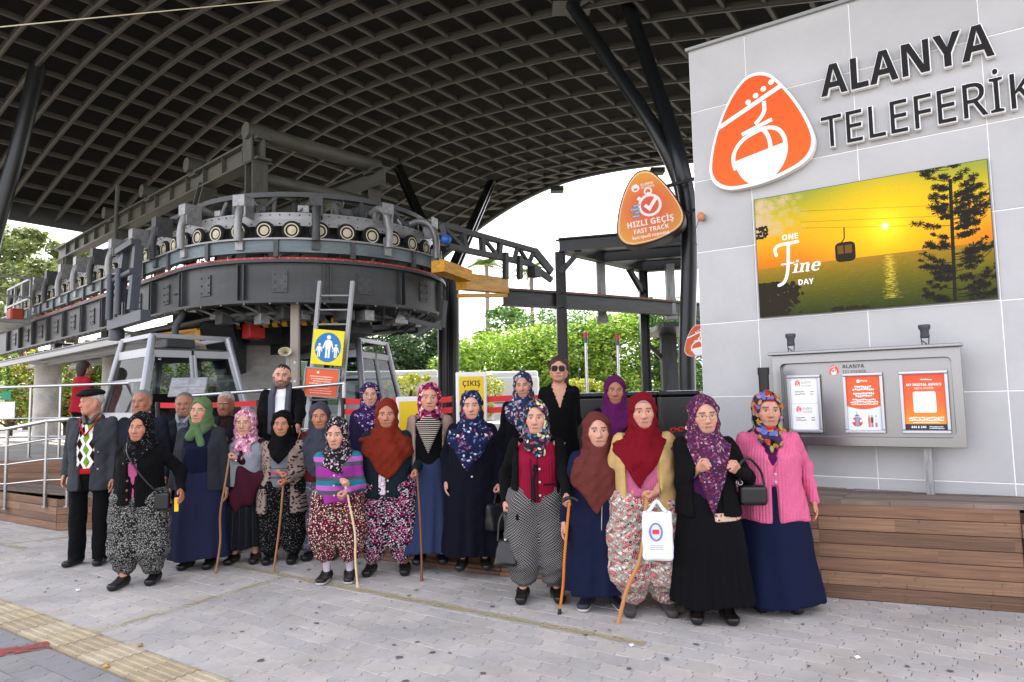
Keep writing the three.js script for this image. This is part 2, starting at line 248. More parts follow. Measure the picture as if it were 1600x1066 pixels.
{
  const t = onWallG('poster_panel', 'wide glossy sunset poster with cabin, sea and pine on the wall', 'poster', .43, 2.81, 0);
  obj('panel', box(1.81, 1.11, .03, 0, 0, .012), mat(0x2a2a28, .5), t);
  const tx = canvasTex(1448, 888, (c, w, h) => {
    let s = 5; const R = () => { s = (s * 1664525 + 1013904223) % 4294967296; return s / 4294967296; };
    const g = c.createLinearGradient(0, 0, 0, h * .62); g.addColorStop(0, '#8f9a3a'); g.addColorStop(.35, '#cdb012'); g.addColorStop(.65, '#eda00e'); g.addColorStop(1, '#cc7010'); c.fillStyle = g; c.fillRect(0, 0, w, h * .62);
    const q = c.createRadialGradient(w * .59, h * .38, 5, w * .59, h * .38, w * .4); q.addColorStop(0, '#fff6a0'); q.addColorStop(.06, '#ffe428'); q.addColorStop(.3, 'rgba(255,200,10,.75)'); q.addColorStop(1, 'rgba(230,190,20,0)'); c.fillStyle = q; c.fillRect(0, 0, w, h);
    const m = c.createLinearGradient(0, h * .58, 0, h); m.addColorStop(0, '#a87c16'); m.addColorStop(.4, '#6c6410'); m.addColorStop(1, '#2c380c'); c.fillStyle = m; c.beginPath(); c.moveTo(0, h * .6); c.lineTo(w, h * .595); c.lineTo(w, h); c.lineTo(0, h); c.fill();
    for (let i = 0; i < 2600; i++) { const y = h * (.605 + .4 * R()), x = w * R(); c.fillStyle = `rgba(${R() > .5 ? '230,200,60' : '50,50,10'},${.05 + .1 * R()})`; c.fillRect(x, y, 10 + 30 * R(), 1.5); }
    for (let i = 0; i < 700; i++) { const y = h * (.605 + .33 * Math.pow(R(), 1)), k = (y / h - .5) * 2.2, x = w * .6 + (R() + R() - 1) * 30 * (1 + k); c.fillStyle = `rgba(255,225,80,${.5 * R()})`; c.fillRect(x - 10, y, 8 + 16 * R(), 2.5); }
    c.fillStyle = '#fffbe0'; c.beginPath(); c.arc(w * .59, h * .38, 18, 0, 7); c.fill();
    c.strokeStyle = 'rgba(60,50,20,.8)'; c.lineWidth = 2; for (const [a, b] of [[.16, .28], [.25, .36], [.3, .43]]) { c.beginPath(); c.moveTo(w * .22, h * a); c.lineTo(w * .8, h * b); c.stroke(); }
    c.fillStyle = '#c9b48c'; for (let i = 0; i < 260; i++) { c.globalAlpha = .25; c.beginPath(); c.arc(w * .26 * R() * R() + 8, h * (.02 + .3 * R()), 8 + 22 * R(), 0, 7); c.fill(); } c.globalAlpha = 1;
    c.fillStyle = '#231d10'; c.strokeStyle = '#231d10'; for (let i = 0; i < 420; i++) { const x = w * .0 + w * .22 * R() * R(), y = h * (.74 + .26 * R()); c.beginPath(); c.arc(x, y, 6 + 18 * R(), 0, 7); c.fill(); } for (let i = 0; i < 60; i++) { c.beginPath(); c.arc(w * (.34 + .16 * R()), h * (.98 + .03 * R()), 8 + 8 * R(), 0, 7); c.fill(); } for (let i = 0; i < 90; i++) { c.beginPath(); c.arc(w * .06 * R(), h * (.24 + .1 * R()), 3 + 7 * R(), 0, 7); c.fill(); }
    // cabin silhouette on its rope
    c.save(); c.translate(w * .415, h * .36); c.scale(1.5, 1.5); c.lineWidth = 5; c.beginPath(); c.moveTo(0, -10); c.lineTo(-2, 44); c.lineTo(-16, 62); c.stroke(); c.beginPath(); c.roundRect(-44, 60, 86, 92, 22); c.fill(); c.fillStyle = '#6d4a16'; c.fillRect(-34, 74, 26, 40); c.fillRect(-2, 74, 30, 40); c.restore();
    // pine
    c.lineWidth = 20; c.beginPath(); c.moveTo(w * .845, h); c.lineTo(w * .86, h * .1); c.stroke();
    c.strokeStyle = '#15130a'; c.lineCap = 'round';
    for (let i = 0; i < 64; i++) { const y = h * (.0 + 1.02 * R()), x0 = w * (.85 + .012 * R()), dir = R() > .4 ? 1 : -1, L = w * (.04 + .12 * R()) * (y < h * .25 ? .75 : 1), yy = y - L * (.05 + .6 * R()); c.lineWidth = 4; c.beginPath(); c.moveTo(x0, y); c.quadraticCurveTo(x0 + dir * L * .5, y, x0 + dir * L, yy); c.stroke();
      for (let q = 0; q < 7; q++) { const t = .3 + .75 * R(), bx = x0 + dir * L * t + 14 * (R() - .5), by = y + (yy - y) * t * t + 16 * (R() - .5), rad = 14 + 20 * R(); c.lineWidth = 2.6; for (let n = 0; n < 22; n++) { const a = R() * 6.3; c.beginPath(); c.moveTo(bx, by); c.lineTo(bx + rad * Math.cos(a), by + rad * Math.sin(a) * .75); c.stroke(); } } }
    for (let i = 0; i < 9000; i++) { c.fillStyle = `rgba(${R() > .5 ? '255,240,160' : '40,35,10'},.07)`; c.fillRect(w * R(), h * R(), 2 + 5 * R(), 2 + 3 * R()); }
    c.fillStyle = '#fff'; c.strokeStyle = '#fff'; c.font = 'bold 56px sans-serif'; c.fillText('ONE', w * .125, h * .38); c.fillText('DAY', w * .19, h * .765);
    c.font = 'italic bold 120px serif'; c.fillText('ine', w * .165, h * .66); c.lineWidth = 22; c.lineCap = 'round';
    c.beginPath(); c.moveTo(w * .095, h * .5); c.bezierCurveTo(w * .07, h * .39, w * .13, h * .42, w * .2, h * .405); c.stroke(); c.beginPath(); c.moveTo(w * .155, h * .42); c.bezierCurveTo(w * .15, h * .6, w * .15, h * .74, w * .1, h * .75); c.stroke(); c.lineWidth = 12; c.beginPath(); c.moveTo(w * .12, h * .58); c.lineTo(w * .175, h * .575); c.stroke();
  });
  obj('print', new THREE.PlaneGeometry(1.8, 1.1).translate(0, 0, .0295), new THREE.MeshPhysicalMaterial({ map: tx, roughness: .4, specularIntensity: .3 }), t);
}
{ // stainless notice board on its post
  const t = onWallG('notice_board', 'stainless steel notice board with framed posters on the grey wall', 'notice board', .365, 1.5, .2);
  obj('board_back', box(1.4, .74, .05, 0, .02, -.06, .01), M.board, t);
  const hole = (s, w, h, r) => { const p = new THREE.Path(); const x = -w / 2, y = -h / 2; p.moveTo(x + r, y); p.lineTo(x + w - r, y); p.quadraticCurveTo(x + w, y, x + w, y + r); p.lineTo(x + w, y + h - r); p.quadraticCurveTo(x + w, y + h, x + w - r, y + h); p.lineTo(x + r, y + h); p.quadraticCurveTo(x, y + h, x, y + h - r); p.lineTo(x, y + r); p.quadraticCurveTo(x, y, x + r, y); s.holes.push(p); return s; };
  obj('rim', new THREE.ExtrudeGeometry(hole(new THREE.Shape([[-.7, -.385], [.7, -.385], [.7, .385], [-.7, .385]].map(a => new THREE.Vector2(...a))), 1.28, .63, .05), { depth: .05, bevelEnabled: true, bevelSize: .004, bevelThickness: .006, bevelSegments: 2 }).translate(0, 0, -.034), M.board, t);
  obj('hood', box(1.44, .025, .17, 0, .4, .01, .006), M.board, t);
  obj('post', box(.055, .5, .05, .435, -.6, -.06), M.galv, t); obj('post', box(.055, .5, .05, -.5, -.6, -.06), M.galv, t);
  const txt = (c, s, x, y, f) => { c.font = f; c.fillText(s, x, y); };
  obj('heading_print', new THREE.PlaneGeometry(.34, .1).translate(-.09, .248, -.0325), mat(0xffffff, .5, { transparent: true, map: canvasTex(512, 156, (c, w, h) => { c.clearRect(0, 0, w, h); c.save(); c.beginPath(); c.moveTo(75, 8); c.quadraticCurveTo(135, 70, 128, 120); c.quadraticCurveTo(80, 160, 14, 130); c.quadraticCurveTo(20, 60, 75, 8); c.clip(); c.translate(10, 5); ALOGO(c, 122, 140, true); c.restore(); c.fillStyle = '#161616'; txt(c, 'ALANYA', 170, 66, 'bold 66px sans-serif'); txt(c, 'TELEFERİK', 170, 138, '60px sans-serif'); }) }), t);
  const scrib = (c, x, y, w, h) => { let q = x; while (q < x + w) { const k = h * (.5 + .9 * Math.abs(Math.sin(q * 12.9 + y))); c.fillRect(q, y - h * (.7 + .25 * Math.sin(q * 3.3)), k, h); q += k + h * .28; } };   // print too small to read
  const posters = [[-.455, .27, c => { c.fillStyle = '#f4f4f6'; c.fillRect(0, 0, 300, 440); c.fillStyle = '#888'; c.fillRect(0, 218, 300, 2); for (const y of [0, 222]) { c.save(); c.translate(50, y + 18); c.beginPath(); c.arc(30, 30, 29, 0, 7); c.clip(); ALOGO(c, 60, 62, true); c.restore(); c.fillStyle = '#555'; txt(c, 'ALANYA', 120, y + 50, '30px sans-serif'); txt(c, 'TELEFERİK', 120, y + 76, '24px sans-serif'); c.fillStyle = '#555'; scrib(c, 45, y + 120, 95, 8); scrib(c, 45, y + 140, 110, 8); scrib(c, 215, y + 120, 36, 8); scrib(c, 215, y + 140, 36, 8); } }],
  [.005, .3, c => { c.fillStyle = '#dfe7ef'; c.fillRect(0, 0, 300, 440); c.fillStyle = '#ea5b25'; c.beginPath(); c.moveTo(0, 0); c.lineTo(300, 0); c.lineTo(300, 245); c.quadraticCurveTo(150, 300, 0, 245); c.fill(); c.fillStyle = '#fff'; c.beginPath(); c.arc(110, 42, 15, 0, 7); c.fill(); scrib(c, 132, 42, 60, 9); [[75, 90, 150], [55, 112, 190], [60, 146, 180], [80, 166, 140]].forEach(a => scrib(c, a[0], a[1], a[2], 13)); [[50, 196, 200], [30, 214, 240], [40, 232, 220]].forEach(a => scrib(c, a[0], a[1], a[2], 10)); c.fillStyle = '#5a6068'; c.fillRect(80, 290, 4, 30); c.beginPath(); c.moveTo(55, 330); c.lineTo(82, 312); c.lineTo(110, 330); c.fill(); c.fillStyle = '#c8402c'; c.beginPath(); c.ellipse(82, 374, 48, 40, 0, 0, 7); c.fill(); c.fillStyle = '#8d949c'; c.fillRect(66, 336, 34, 74); c.fillStyle = '#eef'; c.fillRect(36, 356, 22, 22); c.fillRect(106, 356, 20, 22); [[190, '#e0602c'], [215, '#3c4450'], [250, '#d8d8d8']].forEach(([x, k]) => { c.fillStyle = k; c.fillRect(x - 11, 338, 22, 44); c.fillStyle = '#b0382a'; c.fillRect(x - 9, 382, 8, 36); c.fillRect(x + 1, 382, 8, 36); c.fillStyle = '#caa080'; c.beginPath(); c.arc(x, 328, 9, 0, 7); c.fill(); }); }],
  [.44, .335, c => { const g = c.createLinearGradient(0, 0, 40, 440); g.addColorStop(0, '#ee4a26'); g.addColorStop(.55, '#ee6a22'); g.addColorStop(1, '#f2a01c'); c.fillStyle = g; c.fillRect(0, 0, 300, 440); c.fillStyle = '#fff'; scrib(c, 130, 46, 70, 8); c.textAlign = 'center'; txt(c, 'MY DIGITAL ADVICE', 150, 92, 'bold 27px sans-serif'); txt(c, 'DİJİTAL ÖNERİM', 150, 118, '19px sans-serif'); c.beginPath(); c.roundRect(68, 138, 164, 164, 14); c.fill(); scrib(c, 28, 345, 245, 10); scrib(c, 28, 363, 245, 10); scrib(c, 55, 380, 190, 6); c.fillStyle = '#1e2230'; c.fillRect(0, 392, 300, 48); c.fillStyle = '#fff'; txt(c, '444 6 240', 95, 424, 'bold 25px sans-serif'); scrib(c, 172, 414, 100, 6); scrib(c, 172, 426, 100, 6); }]];
  for (const [x, w, draw] of posters) {
    const y = -.035, h = .47, fr = obj('poster_frame', [box(w, .025, .02, x, y + h / 2, 0, .006), box(w, .025, .02, x, y - h / 2, 0, .006), box(.025, h - .03, .02, x - w / 2 + .0125, y, 0, .006), box(.025, h - .03, .02, x + w / 2 - .0125, y, 0, .006), box(w - .02, h - .02, .008, x, y, -.02)], mat(0xb9bcc2, .3, { metalness: .7 }), t);
    obj('poster_sheet', new THREE.PlaneGeometry(w - .05, h - .028).translate(x, y, -.012), mat(0xffffff, .45, { map: canvasTex(300, 440, draw) }), fr);
  }
  for (const [x, n] of [[-.535, 1], [.475, 0]]) {
    const p = wallAt(.365 + x, 1.918, .22), s = thing('spot_lamp', n ? 'small dark spot lamp on the hood above the two-part white poster' : 'small dark spot lamp on the hood above the orange code poster', 'lamp', [p.x, p.y, p.z], SITE, 'spot lamps on the notice board');
    obj('bracket', [rod(V(-.022, 0, 0), V(-.03, .075, 0), .004), rod(V(.022, 0, 0), V(.03, .075, 0), .004), rod(V(-.02, .03, 0), V(.01, 0, 0), .004)], M.black, s);
    obj('lamp_body', new THREE.LatheGeometry([[0, .05], [.026, .05], [.03, .06], [.032, .11], [.042, .125], [.044, .15], [.036, .155], [0, .153]].map(a => new THREE.Vector2(...a)), 18), mat(0x3a3f47, .5), s);
  }
}
{ const p = wallAt(-.975, 3.28, .06), s = thing('alarm_lamp', 'small faded orange alarm lamp with dangling wire on the wall edge', 'lamp', [p.x, p.y, p.z], SITE); obj('lens', new THREE.SphereGeometry(.036, 16, 12).scale(1, 1.25, 1), mat(0xc97a5a, .4), s); obj('mount', box(.05, .06, .04, 0, 0, -.035, .006), M.galv, s); obj('wire', tube([V(-.02, -.03, 0), V(-.08, -.14, -.03), V(-.1, -.22, -.03), V(-.06, -.26, -.035)], .003, 20, 6), M.black, s); }

// ---------- canopy ----------
const K0 = V(-4.59, 0, -31.6);
const canopyH = (a, b) => { const k = 1 - Math.exp(Math.min(b, 0) / 2), ap = 9.2; const s = a < ap ? Math.sin(Math.PI / 2 * clamp(a / ap, 0, 1)) : Math.cos(Math.PI / 2 * clamp((a - ap) / 14.6, 0, 1)); return 6.8 + (3.3 - .9 * k) * Math.max(s, 1e-5); };
const canopyP = (a, b, up = 0) => V(K0.x + E1.x * a + E2.x * b, canopyH(a, b) + up, K0.z + E1.z * a + E2.z * b);
const canopy = thing('station_canopy', 'dark curved canopy roof with a grid of grey ribs over the station', 'canopy');
{
  const A = 23.6, B = -21.5;
  const grid = (up, na, nb) => { const pos = [], idx = []; for (let j = 0; j <= nb; j++) for (let i = 0; i <= na; i++) { const t = j / nb, b = B * t * (.35 + .65 * t); const p = canopyP(A * i / na, b, up); pos.push(p.x, p.y, p.z); } for (let j = 0; j < nb; j++) for (let i = 0; i < na; i++) { const q = j * (na + 1) + i; idx.push(q, q + 1, q + na + 2, q, q + na + 2, q + na + 1); } const g = new THREE.BufferGeometry(); g.setAttribute('position', new THREE.Float32BufferAttribute(pos, 3)); g.setIndex(idx); g.computeVertexNormals(); return g; };
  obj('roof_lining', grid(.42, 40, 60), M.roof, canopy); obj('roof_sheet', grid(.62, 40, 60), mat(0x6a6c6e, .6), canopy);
  const curve = (f, n) => { const p = []; for (let i = 0; i <= n; i++) p.push(f(i / n)); return p; };
  const blade = (pts, w, h) => { // rib with a rounded underside
    const g = [], pr = [[-w / 2, h], [-w / 2, w * .35], [-w * .3, .0], [w * .3, .0], [w / 2, w * .35], [w / 2, h]]; const pos = [], idx = []; const n = pr.length;
    pts.forEach((p, i) => { const t = pts[Math.min(i + 1, pts.length - 1)].clone().sub(pts[Math.max(i - 1, 0)]).normalize(), s = V(t.z, 0, -t.x).normalize(); pr.forEach(([x, y]) => { pos.push(p.x + s.x * x, p.y + y, p.z + s.z * x); }); });
    for (let i = 0; i < pts.length - 1; i++) for (let j = 0; j < n - 1; j++) { const a = i * n + j; idx.push(a, a + n, a + 1, a + 1, a + n, a + n + 1); }
    const q = new THREE.BufferGeometry(); q.setAttribute('position', new THREE.Float32BufferAttribute(pos, 3)); q.setIndex(idx); q.computeVertexNormals(); return q;
  };
  let b = -21.2; while (b < -.3) { const bb = b; obj('rib', blade(curve(t => canopyP(A * t, bb, 0), 48), .1, .13), M.rib, canopy); b += b < -14.5 ? .66 : clamp(.66 + .09 * (b + 14.5), .66, 1.05); }
  for (let a = .6; a < A; a += .68) obj('purlin', blade(curve(t => canopyP(a, B * t * (.35 + .65 * t), .03), 48), .08, .1), M.rib, canopy);
  obj('eave_fascia', blade(curve(t => canopyP(0, B * t, -.1), 40), .16, .7), M.steel, canopy);
  obj('end_fascia', blade(curve(t => canopyP(A * t, 0, -.12), 60), .18, .75), M.steel, canopy);
  // floodlights under the far edge, small roof lamps
  for (const a of [8.2, 12.3]) { const p = canopyP(a, -.5, -.28); obj('floodlight', box(.5, .2, .4, p.x, p.y, p.z, .03), M.steelDark, canopy); }
  // columns and struts
  const col = (name, pts, r) => obj(name, tube(pts, r, 48, 14), M.column, canopy);
  const roofD = (px, py) => { for (let d = 5; d < 40; d += .05) { const p = at(px, py, d), q = p.clone().sub(K0), a = q.x * E1.x + q.z * E1.z, b = q.x * E2.x + q.z * E2.z; if (a > 0 && b < 0 && p.y > canopyH(a, b)) return d; } return 20; };
  const up = (px, py, a) => at(px, py, a), dL = roofD(60, 104), dR = roofD(985, 20), dR2 = roofD(893, 8);
  col('column', [up(60, 100, dL + .1), up(30, 225, dL), up(-4, 345, dL - .05), up(-60, 560, dL - .1), up(-110, 745, dL - .1)], .16);
  const q = at(700, 640, 17), qt = at(700, 440, 17);
  obj('column', [rod(V(q.x - .12, .7, q.z), V(qt.x - .12, qt.y, qt.z), .13, .13, 14), rod(V(q.x + .14, .7, q.z), V(qt.x + .14, qt.y, qt.z), .13, .13, 14), box(.2, qt.y - .7, .12, q.x, (qt.y + .7) / 2, q.z)], M.column, canopy);
  obj('strut', ibeam(qt, at(768, 285, roofD(768, 285)), .24, .22, .04), M.column, canopy); obj('strut', ibeam(qt, at(622, 262, roofD(622, 262)), .22, .22, .04), M.column, canopy);
  const base = at(1076, 640, 10.9);
  col('column', [V(base.x, .7, base.z), V(base.x, 2, base.z), at(1077, 400, 10.9), at(1075, 320, 10.9), at(1058, 235, 10.9), at(1022, 125, 11 + (dR - 11) * .5), at(985, 20, dR), at(955, -60, dR + .1)], .128);
  col('strut', [at(1078, 420, 11.1), at(1066, 300, 11.15), at(1030, 215, 11.2), at(962, 110, 11.2 + (dR2 - 11.2) * .5), at(900, 18, dR2), at(885, -4, dR2 + .1)], .118);
  obj('strut_plate', [box(.7, .12, .5, ...at(893, 8, dR2 + .1).toArray())], M.column, canopy);
}
{ // steel portal frame at the right with the parking rail below
  const f = thing('portal_frame', 'dark steel portal frame beside the canopy column', 'steel frame');
  const y = 4.85, a = at(875, 400, 15), b = at(1100, 400, 14.2), c = at(1003, 400, 17.6), d = at(1140, 400, 17); for (const p of [a, b, c, d]) p.y = y;
  for (const [p, q] of [[a, b], [c, d], [a, c]]) obj('beam', ibeam(p, q.clone().add(q.clone().sub(p).setLength(.1)), .22, .3, .03), M.column, f);
  const m = a.clone().lerp(c, .5), m2 = b.clone().lerp(d, .5); obj('beam', ibeam(m, m2, .2, .28, .03), M.column, f);
  for (const p of [a, c]) obj('post', ibeam(V(p.x, .7, p.z), V(p.x, y - .15, p.z), .22, .22, .03), M.column, f);
  obj('haunch', [bar(a.clone().add(V(0, -.6, 0)), a.clone().add(V(.45, -.1, .06)), .12, .1), bar(c.clone().add(V(0, -.7, 0)), c.clone().add(V(-.4, -.1, .3)), .12, .1)], M.column, f);
  for (const [px, py] of [[941, 500], [1049, 495]]) { const e = at(px, py, 16.4 + (px > 1000 ? .5 : 0)); obj('hanger', box(.2, y - e.y - .1, .2, e.x, (y + e.y) / 2 - .05, e.z), M.galv, f); obj('hanger_foot', box(.26, .14, .22, e.x, e.y, e.z), M.galv, f); }
  const r = thing('parking_rail', 'dark box rail with red top edge leading away from the yellow boom', 'rail');
  const P = [at(786, 452, 14.4), at(880, 462, 15.1), at(980, 471, 16), at(1080, 478, 17.2), at(1180, 480, 18.5)]; P.forEach(p => p.y = 3.66);
  for (let i = 0; i < 4; i++) { obj('rail_section', ibeam(P[i], P[i + 1], .2, .34, .03), M.steelDark, r); obj('top_strip', bar(P[i].clone().add(V(0, .19, 0)), P[i + 1].clone().add(V(0, .19, 0)), .06, .03), M.red, r); }
  const s = thing('shelter_roof', 'small dark flat shelter roof with bracing beyond the portal frame', 'shelter'); const e = at(1060, 520, 18);
  obj('roof_slab', box(3.2, .12, 3, e.x + .9, 3.25, e.z), M.column, s); obj('post', box(.4, 2.5, .3, e.x - .1, 1.98, e.z - .8), M.steel, s); obj('brace', bar(V(e.x - .8, 3.15, e.z - .8), V(e.x - .2, 2.5, e.z - .8), .1), M.column, s);
}
// ---------- the cable car drive machine ----------
const MC = V(-3.8, 0, -13.4), MU = V(-.7317, 0, -.6816), MTURN = Math.PI - Math.atan2(.6816, .7317), RR = 2.44;
const machine = thing('cable_car_drive', 'grey cable car drive machine with tyre conveyor ring on a concrete pedestal', 'cable car machine', [MC.x, 0, MC.z], MTURN);
const mLocal = p => machine.worldToLocal(p.clone()); machine.updateMatrixWorld(true);
{
  const XE = 13, path = (R, nS = 26, nA = 56, x1 = XE, x2 = 11) => { const o = []; for (let i = 0; i < nS; i++) o.push([x1 * (1 - i / nS), -R, 0, -1]); for (let i = 0; i <= nA; i++) { const t = Math.PI * i / nA; o.push([-R * Math.sin(t), -R * Math.cos(t), -Math.sin(t), -Math.cos(t)]); } for (let i = 1; i <= nS; i++) o.push([x2 * i / nS, R, 0, 1]); return o; };
  const sweep = (prof, R, x1, x2) => { const pts = path(R, 26, 56, x1, x2), pos = [], idx = [], n = prof.length; pts.forEach(([x, z, nx, nz]) => prof.forEach(([r, y]) => pos.push(x + nx * r, y, z + nz * r))); for (let i = 0; i < pts.length - 1; i++) for (let j = 0; j < n; j++) { const a = i * n + j, b = i * n + (j + 1) % n; idx.push(a, a + n, b, b, a + n, b + n); } const g = new THREE.BufferGeometry(); g.setAttribute('position', new THREE.Float32BufferAttribute(pos, 3)); g.setIndex(idx); const q = g.toNonIndexed(); q.computeVertexNormals(); q.setAttribute('uv', new THREE.Float32BufferAttribute(Array.from({ length: q.attributes.position.count * 2 }, (_, i) => i & 1 ? q.attributes.position.getY(i >> 1) * .7 : (q.attributes.position.getX(i >> 1) + q.attributes.position.getZ(i >> 1)) * .5), 2)); return q; };
  const rect = (r0, r1, y0, y1) => [[r0, y0], [r1, y0], [r1, y1], [r0, y1]];
  obj('rim_beam', sweep([[-.1, 3.14], [.1, 3.14], [.1, 3.18], [.02, 3.18], [.02, 3.78], [.1, 3.78], [.1, 3.83], [-.1, 3.83]], RR), M.steelDark, machine);
  obj('red_strip', sweep(rect(.04, .085, 3.832, 3.86), RR), M.red, machine);
  obj('guide_rail', sweep(rect(-.06, .05, 3.93, 4.12), RR + .08), M.greyRail, machine);
  obj('guide_rail_lip', sweep(rect(-.12, .1, 4.122, 4.15), RR + .08), M.galv, machine);
  obj('conveyor_plate', sweep(rect(-.012, .012, 4.4, 4.62), RR - .1), M.galv, machine);
  obj('top_rail', sweep(rect(-.05, .05, 4.92, 5.0), RR - .28), M.steel, machine);
  obj('inner_beam', sweep(rect(-.08, .08, 4.3, 4.6), RR - .55, XE, 11), M.steel, machine);
  obj('lower_gutter', sweep(rect(-.25, .1, 3.02, 3.07), RR - .55), M.steel, machine);
  // tyres and the things spaced along the track
  const along = s => { if (s < 0) return [-s, -RR, 0, -1]; if (s < Math.PI * RR) { const t = s / RR; return [-RR * Math.sin(t), -RR * Math.cos(t), -Math.sin(t), -Math.cos(t)]; } return [s - Math.PI * RR, RR, 0, 1]; };
  const tyreG = new THREE.LatheGeometry([[.07, -.035], [.13, -.04], [.155, -.025], [.16, 0], [.155, .025], [.13, .04], [.07, .035]].map(a => new THREE.Vector2(...a)), 20), hubG = new THREE.LatheGeometry([[.0, .04], [.03, .045], [.035, .03], [.085, .025], [.1, .042], [.115, .042], [.115, .03], [0, .02]].map(a => new THREE.Vector2(...a)), 18);
  const put = (m, s, r, y, tilt = 0) => { const [x, z, nx, nz] = along(s); m.position.set(x + nx * r, y, z + nz * r); m.quaternion.setFromUnitVectors(V(0, 0, 1), V(nx, 0, nz)); return m; };
  tyreG.rotateX(Math.PI / 2); hubG.rotateX(Math.PI / 2);
  for (let i = 0; i < 46; i++) { const s = -11 + i * .425, m = put(obj('tyre', tyreG, M.rubber, machine), s, .0, 4.3); obj('hub', hubG, M.cream, m); }
  const plateBolts = []; for (let i = 0; i < 120; i++) { const [x, z, nx, nz] = along(-11 + i * .16); plateBolts.push(new THREE.SphereGeometry(.013, 6, 4).translate(x + nx * -.085, 4.58, z + nz * -.085), new THREE.SphereGeometry(.013, 6, 4).translate(x + nx * -.085, 4.44, z + nz * -.085)); } stuff(obj('plate_bolts', plateBolts, M.steelDark, machine));
  const stiff = box(.016, .56, .075, 0, 3.48, .055); for (let i = 0; i < 15; i++) for (const k of [-.05, .05]) put(obj('stiffener', stiff, M.steelDark, machine), -11.7 + i * 1.31 + k, 0, 0);
  for (let i = 0; i < 15; i++) { const s = -11.2 + i * 1.12 + .3; if (s > 7.2) break;
    put(obj('bracket', [tube([V(0, 4.1, .2), V(0, 4.45, .2), V(0, 4.72, .1), V(0, 4.82, -.12), V(0, 4.78, -.34)], .062, 16, 10), box(.2, .18, .03, 0, 4.76, .18), box(.03, .34, .26, .09, 4.68, .04), box(.13, .3, .05, 0, 4.12, .15)], i % 3 ? M.galv : M.steel, machine), s, 0, 0);
    put(obj('rail_clip', box(.07, .3, .06, 0, 4.0, .14), M.steel, machine), s + .55, 0, 0); }
  for (let i = 0; i < 22; i++) put(obj('rail_post', [box(.06, .36, .06, 0, 4.76, -.28), box(.3, .05, .2, 0, 4.62, -.3)], M.steel, machine), -11 + i * .8, 0, 0);
  // bullwheel
  const bw = obj('bullwheel', new THREE.TorusGeometry(1.95, .14, 10, 56).rotateX(Math.PI / 2).translate(0, 3.35, 0), M.steelDark, machine); obj('wheel_hub', [new THREE.CylinderGeometry(.5, .62, .5, 24).translate(0, 3.3, 0), ...[0, 1, 2, 3, 4, 5, 6, 7].map(k => box(1.5, .22, .08, 1.2, 3.36, 0).rotateY(k * Math.PI / 4))], M.steel, bw);
  // upper frame of I-beams and cross tubes
  obj('longitudinal_beam', ibeam(V(-.15, 6.22, -1.1), V(12.6, 6.22, -1.1), .28, .42, .04), M.olive, machine);
  obj('longitudinal_beam', ibeam(V(-.35, 6.22, 1.45), V(12.6, 6.22, 1.45), .28, .42, .04), M.olive, machine);
  for (const x of [.1, 2.7, 5.2, 7.8]) { obj('cross_tube', [rod(V(x, 6.56, -1.35), V(x, 6.56, 1.6), .15, .15, 18), box(.3, .22, .26, x, 6.46, -1.1), box(.3, .22, .26, x, 6.46, 1.45)], M.olive, machine); }
  obj('cross_tube', rod(V(.15, 5.75, -1.1), V(.15, 5.75, 1.45), .12, .12, 16), M.olive, machine);
  for (const z of [-1.1, 1.45]) { obj('frame_post', [ibeam(V(.15, 4.6, z), V(.15, 6.02, z), .3, .3, .035), box(.34, .04, .34, .15, 6.0, z), box(.34, .6, .03, .15, 6.3, z + (z < 0 ? -.17 : .17))], M.olive, machine); obj('frame_post', ibeam(V(3.2, 4.6, z), V(2.2, 6.05, z), .3, .26, .035), M.olive, machine); obj('frame_post', ibeam(V(7.2, 4.4, z), V(7.2, 6.05, z), .26, .26, .03), M.olive, machine); obj('frame_post', ibeam(V(11.6, 4.4, z), V(11.6, 6.05, z), .26, .26, .03), M.olive, machine); }
  for (let i = 0; i < 14; i++) obj('web_stiffener', box(.02, .34, .22, .5 + i * .85, 6.22, -1.1), M.olive, machine);
  obj('drain_pipe', tube([V(6.3, 6.9, -1.5), V(6.35, 6.1, -1.5), V(6.3, 5.6, -1.5), V(5.8, 5.35, -1.5), V(5.2, 5.3, -1.5)], .05, 30, 8), M.olive, machine);
  const flangeBolts = []; for (let i = 0; i < 150; i++) { const [x, z, nx, nz] = along(-11.5 + i * .135); flangeBolts.push(new THREE.CylinderGeometry(.014, .014, .02, 6).translate(x + nx * .075, 3.84, z + nz * .075)); if (i % 3 === 0) flangeBolts.push(new THREE.CylinderGeometry(.016, .016, .03, 6).translate(x + nx * .07, 3.135, z + nz * .07)); } stuff(obj('flange_bolts', flangeBolts, M.galv, machine));
  for (let i = 0; i < 17; i++) put(obj('splice_plate', [box(.24, .34, .012, 0, 3.48, .033), ...[-.08, .08].flatMap(x => [-.12, 0, .12].map(y => new THREE.CylinderGeometry(.014, .014, .02, 6).rotateX(1.57).translate(x, 3.48 + y, .045)))], M.steel, machine), -11.1 + i * 1.31, 0, 0);
  for (let i = 0; i < 46; i++) { const s = -10 + i * .37 + rr(-.1, .1), h = rr(.12, .4); put(obj('cable', tube([V(-.3, 3.9 + rr(0, .9), -.3 + rr(-.3, 0)), V(-.1, 3.75 + rr(0, .8) - h, -.12), V(.15, 3.8 + rr(0, .8) - h * .6, -.1), V(.4, 3.95 + rr(0, .8), -.3 + rr(-.3, 0))], rr(.008, .018), 14, 6), i % 4 ? M.black : M.galv, machine), s, 0, 0); }
  for (let i = 0; i < 26; i++) put(obj('support_strut', [bar(V(-.05, 4.62, -.12), V(rr(-.3, .3), 4.95, -.3), .035), box(rr(.08, .2), rr(.08, .22), .1, rr(-.2, .2), 4.7, -.2, .01)], i % 2 ? M.galv : M.steel, machine), -11 + i * .7, 0, 0);
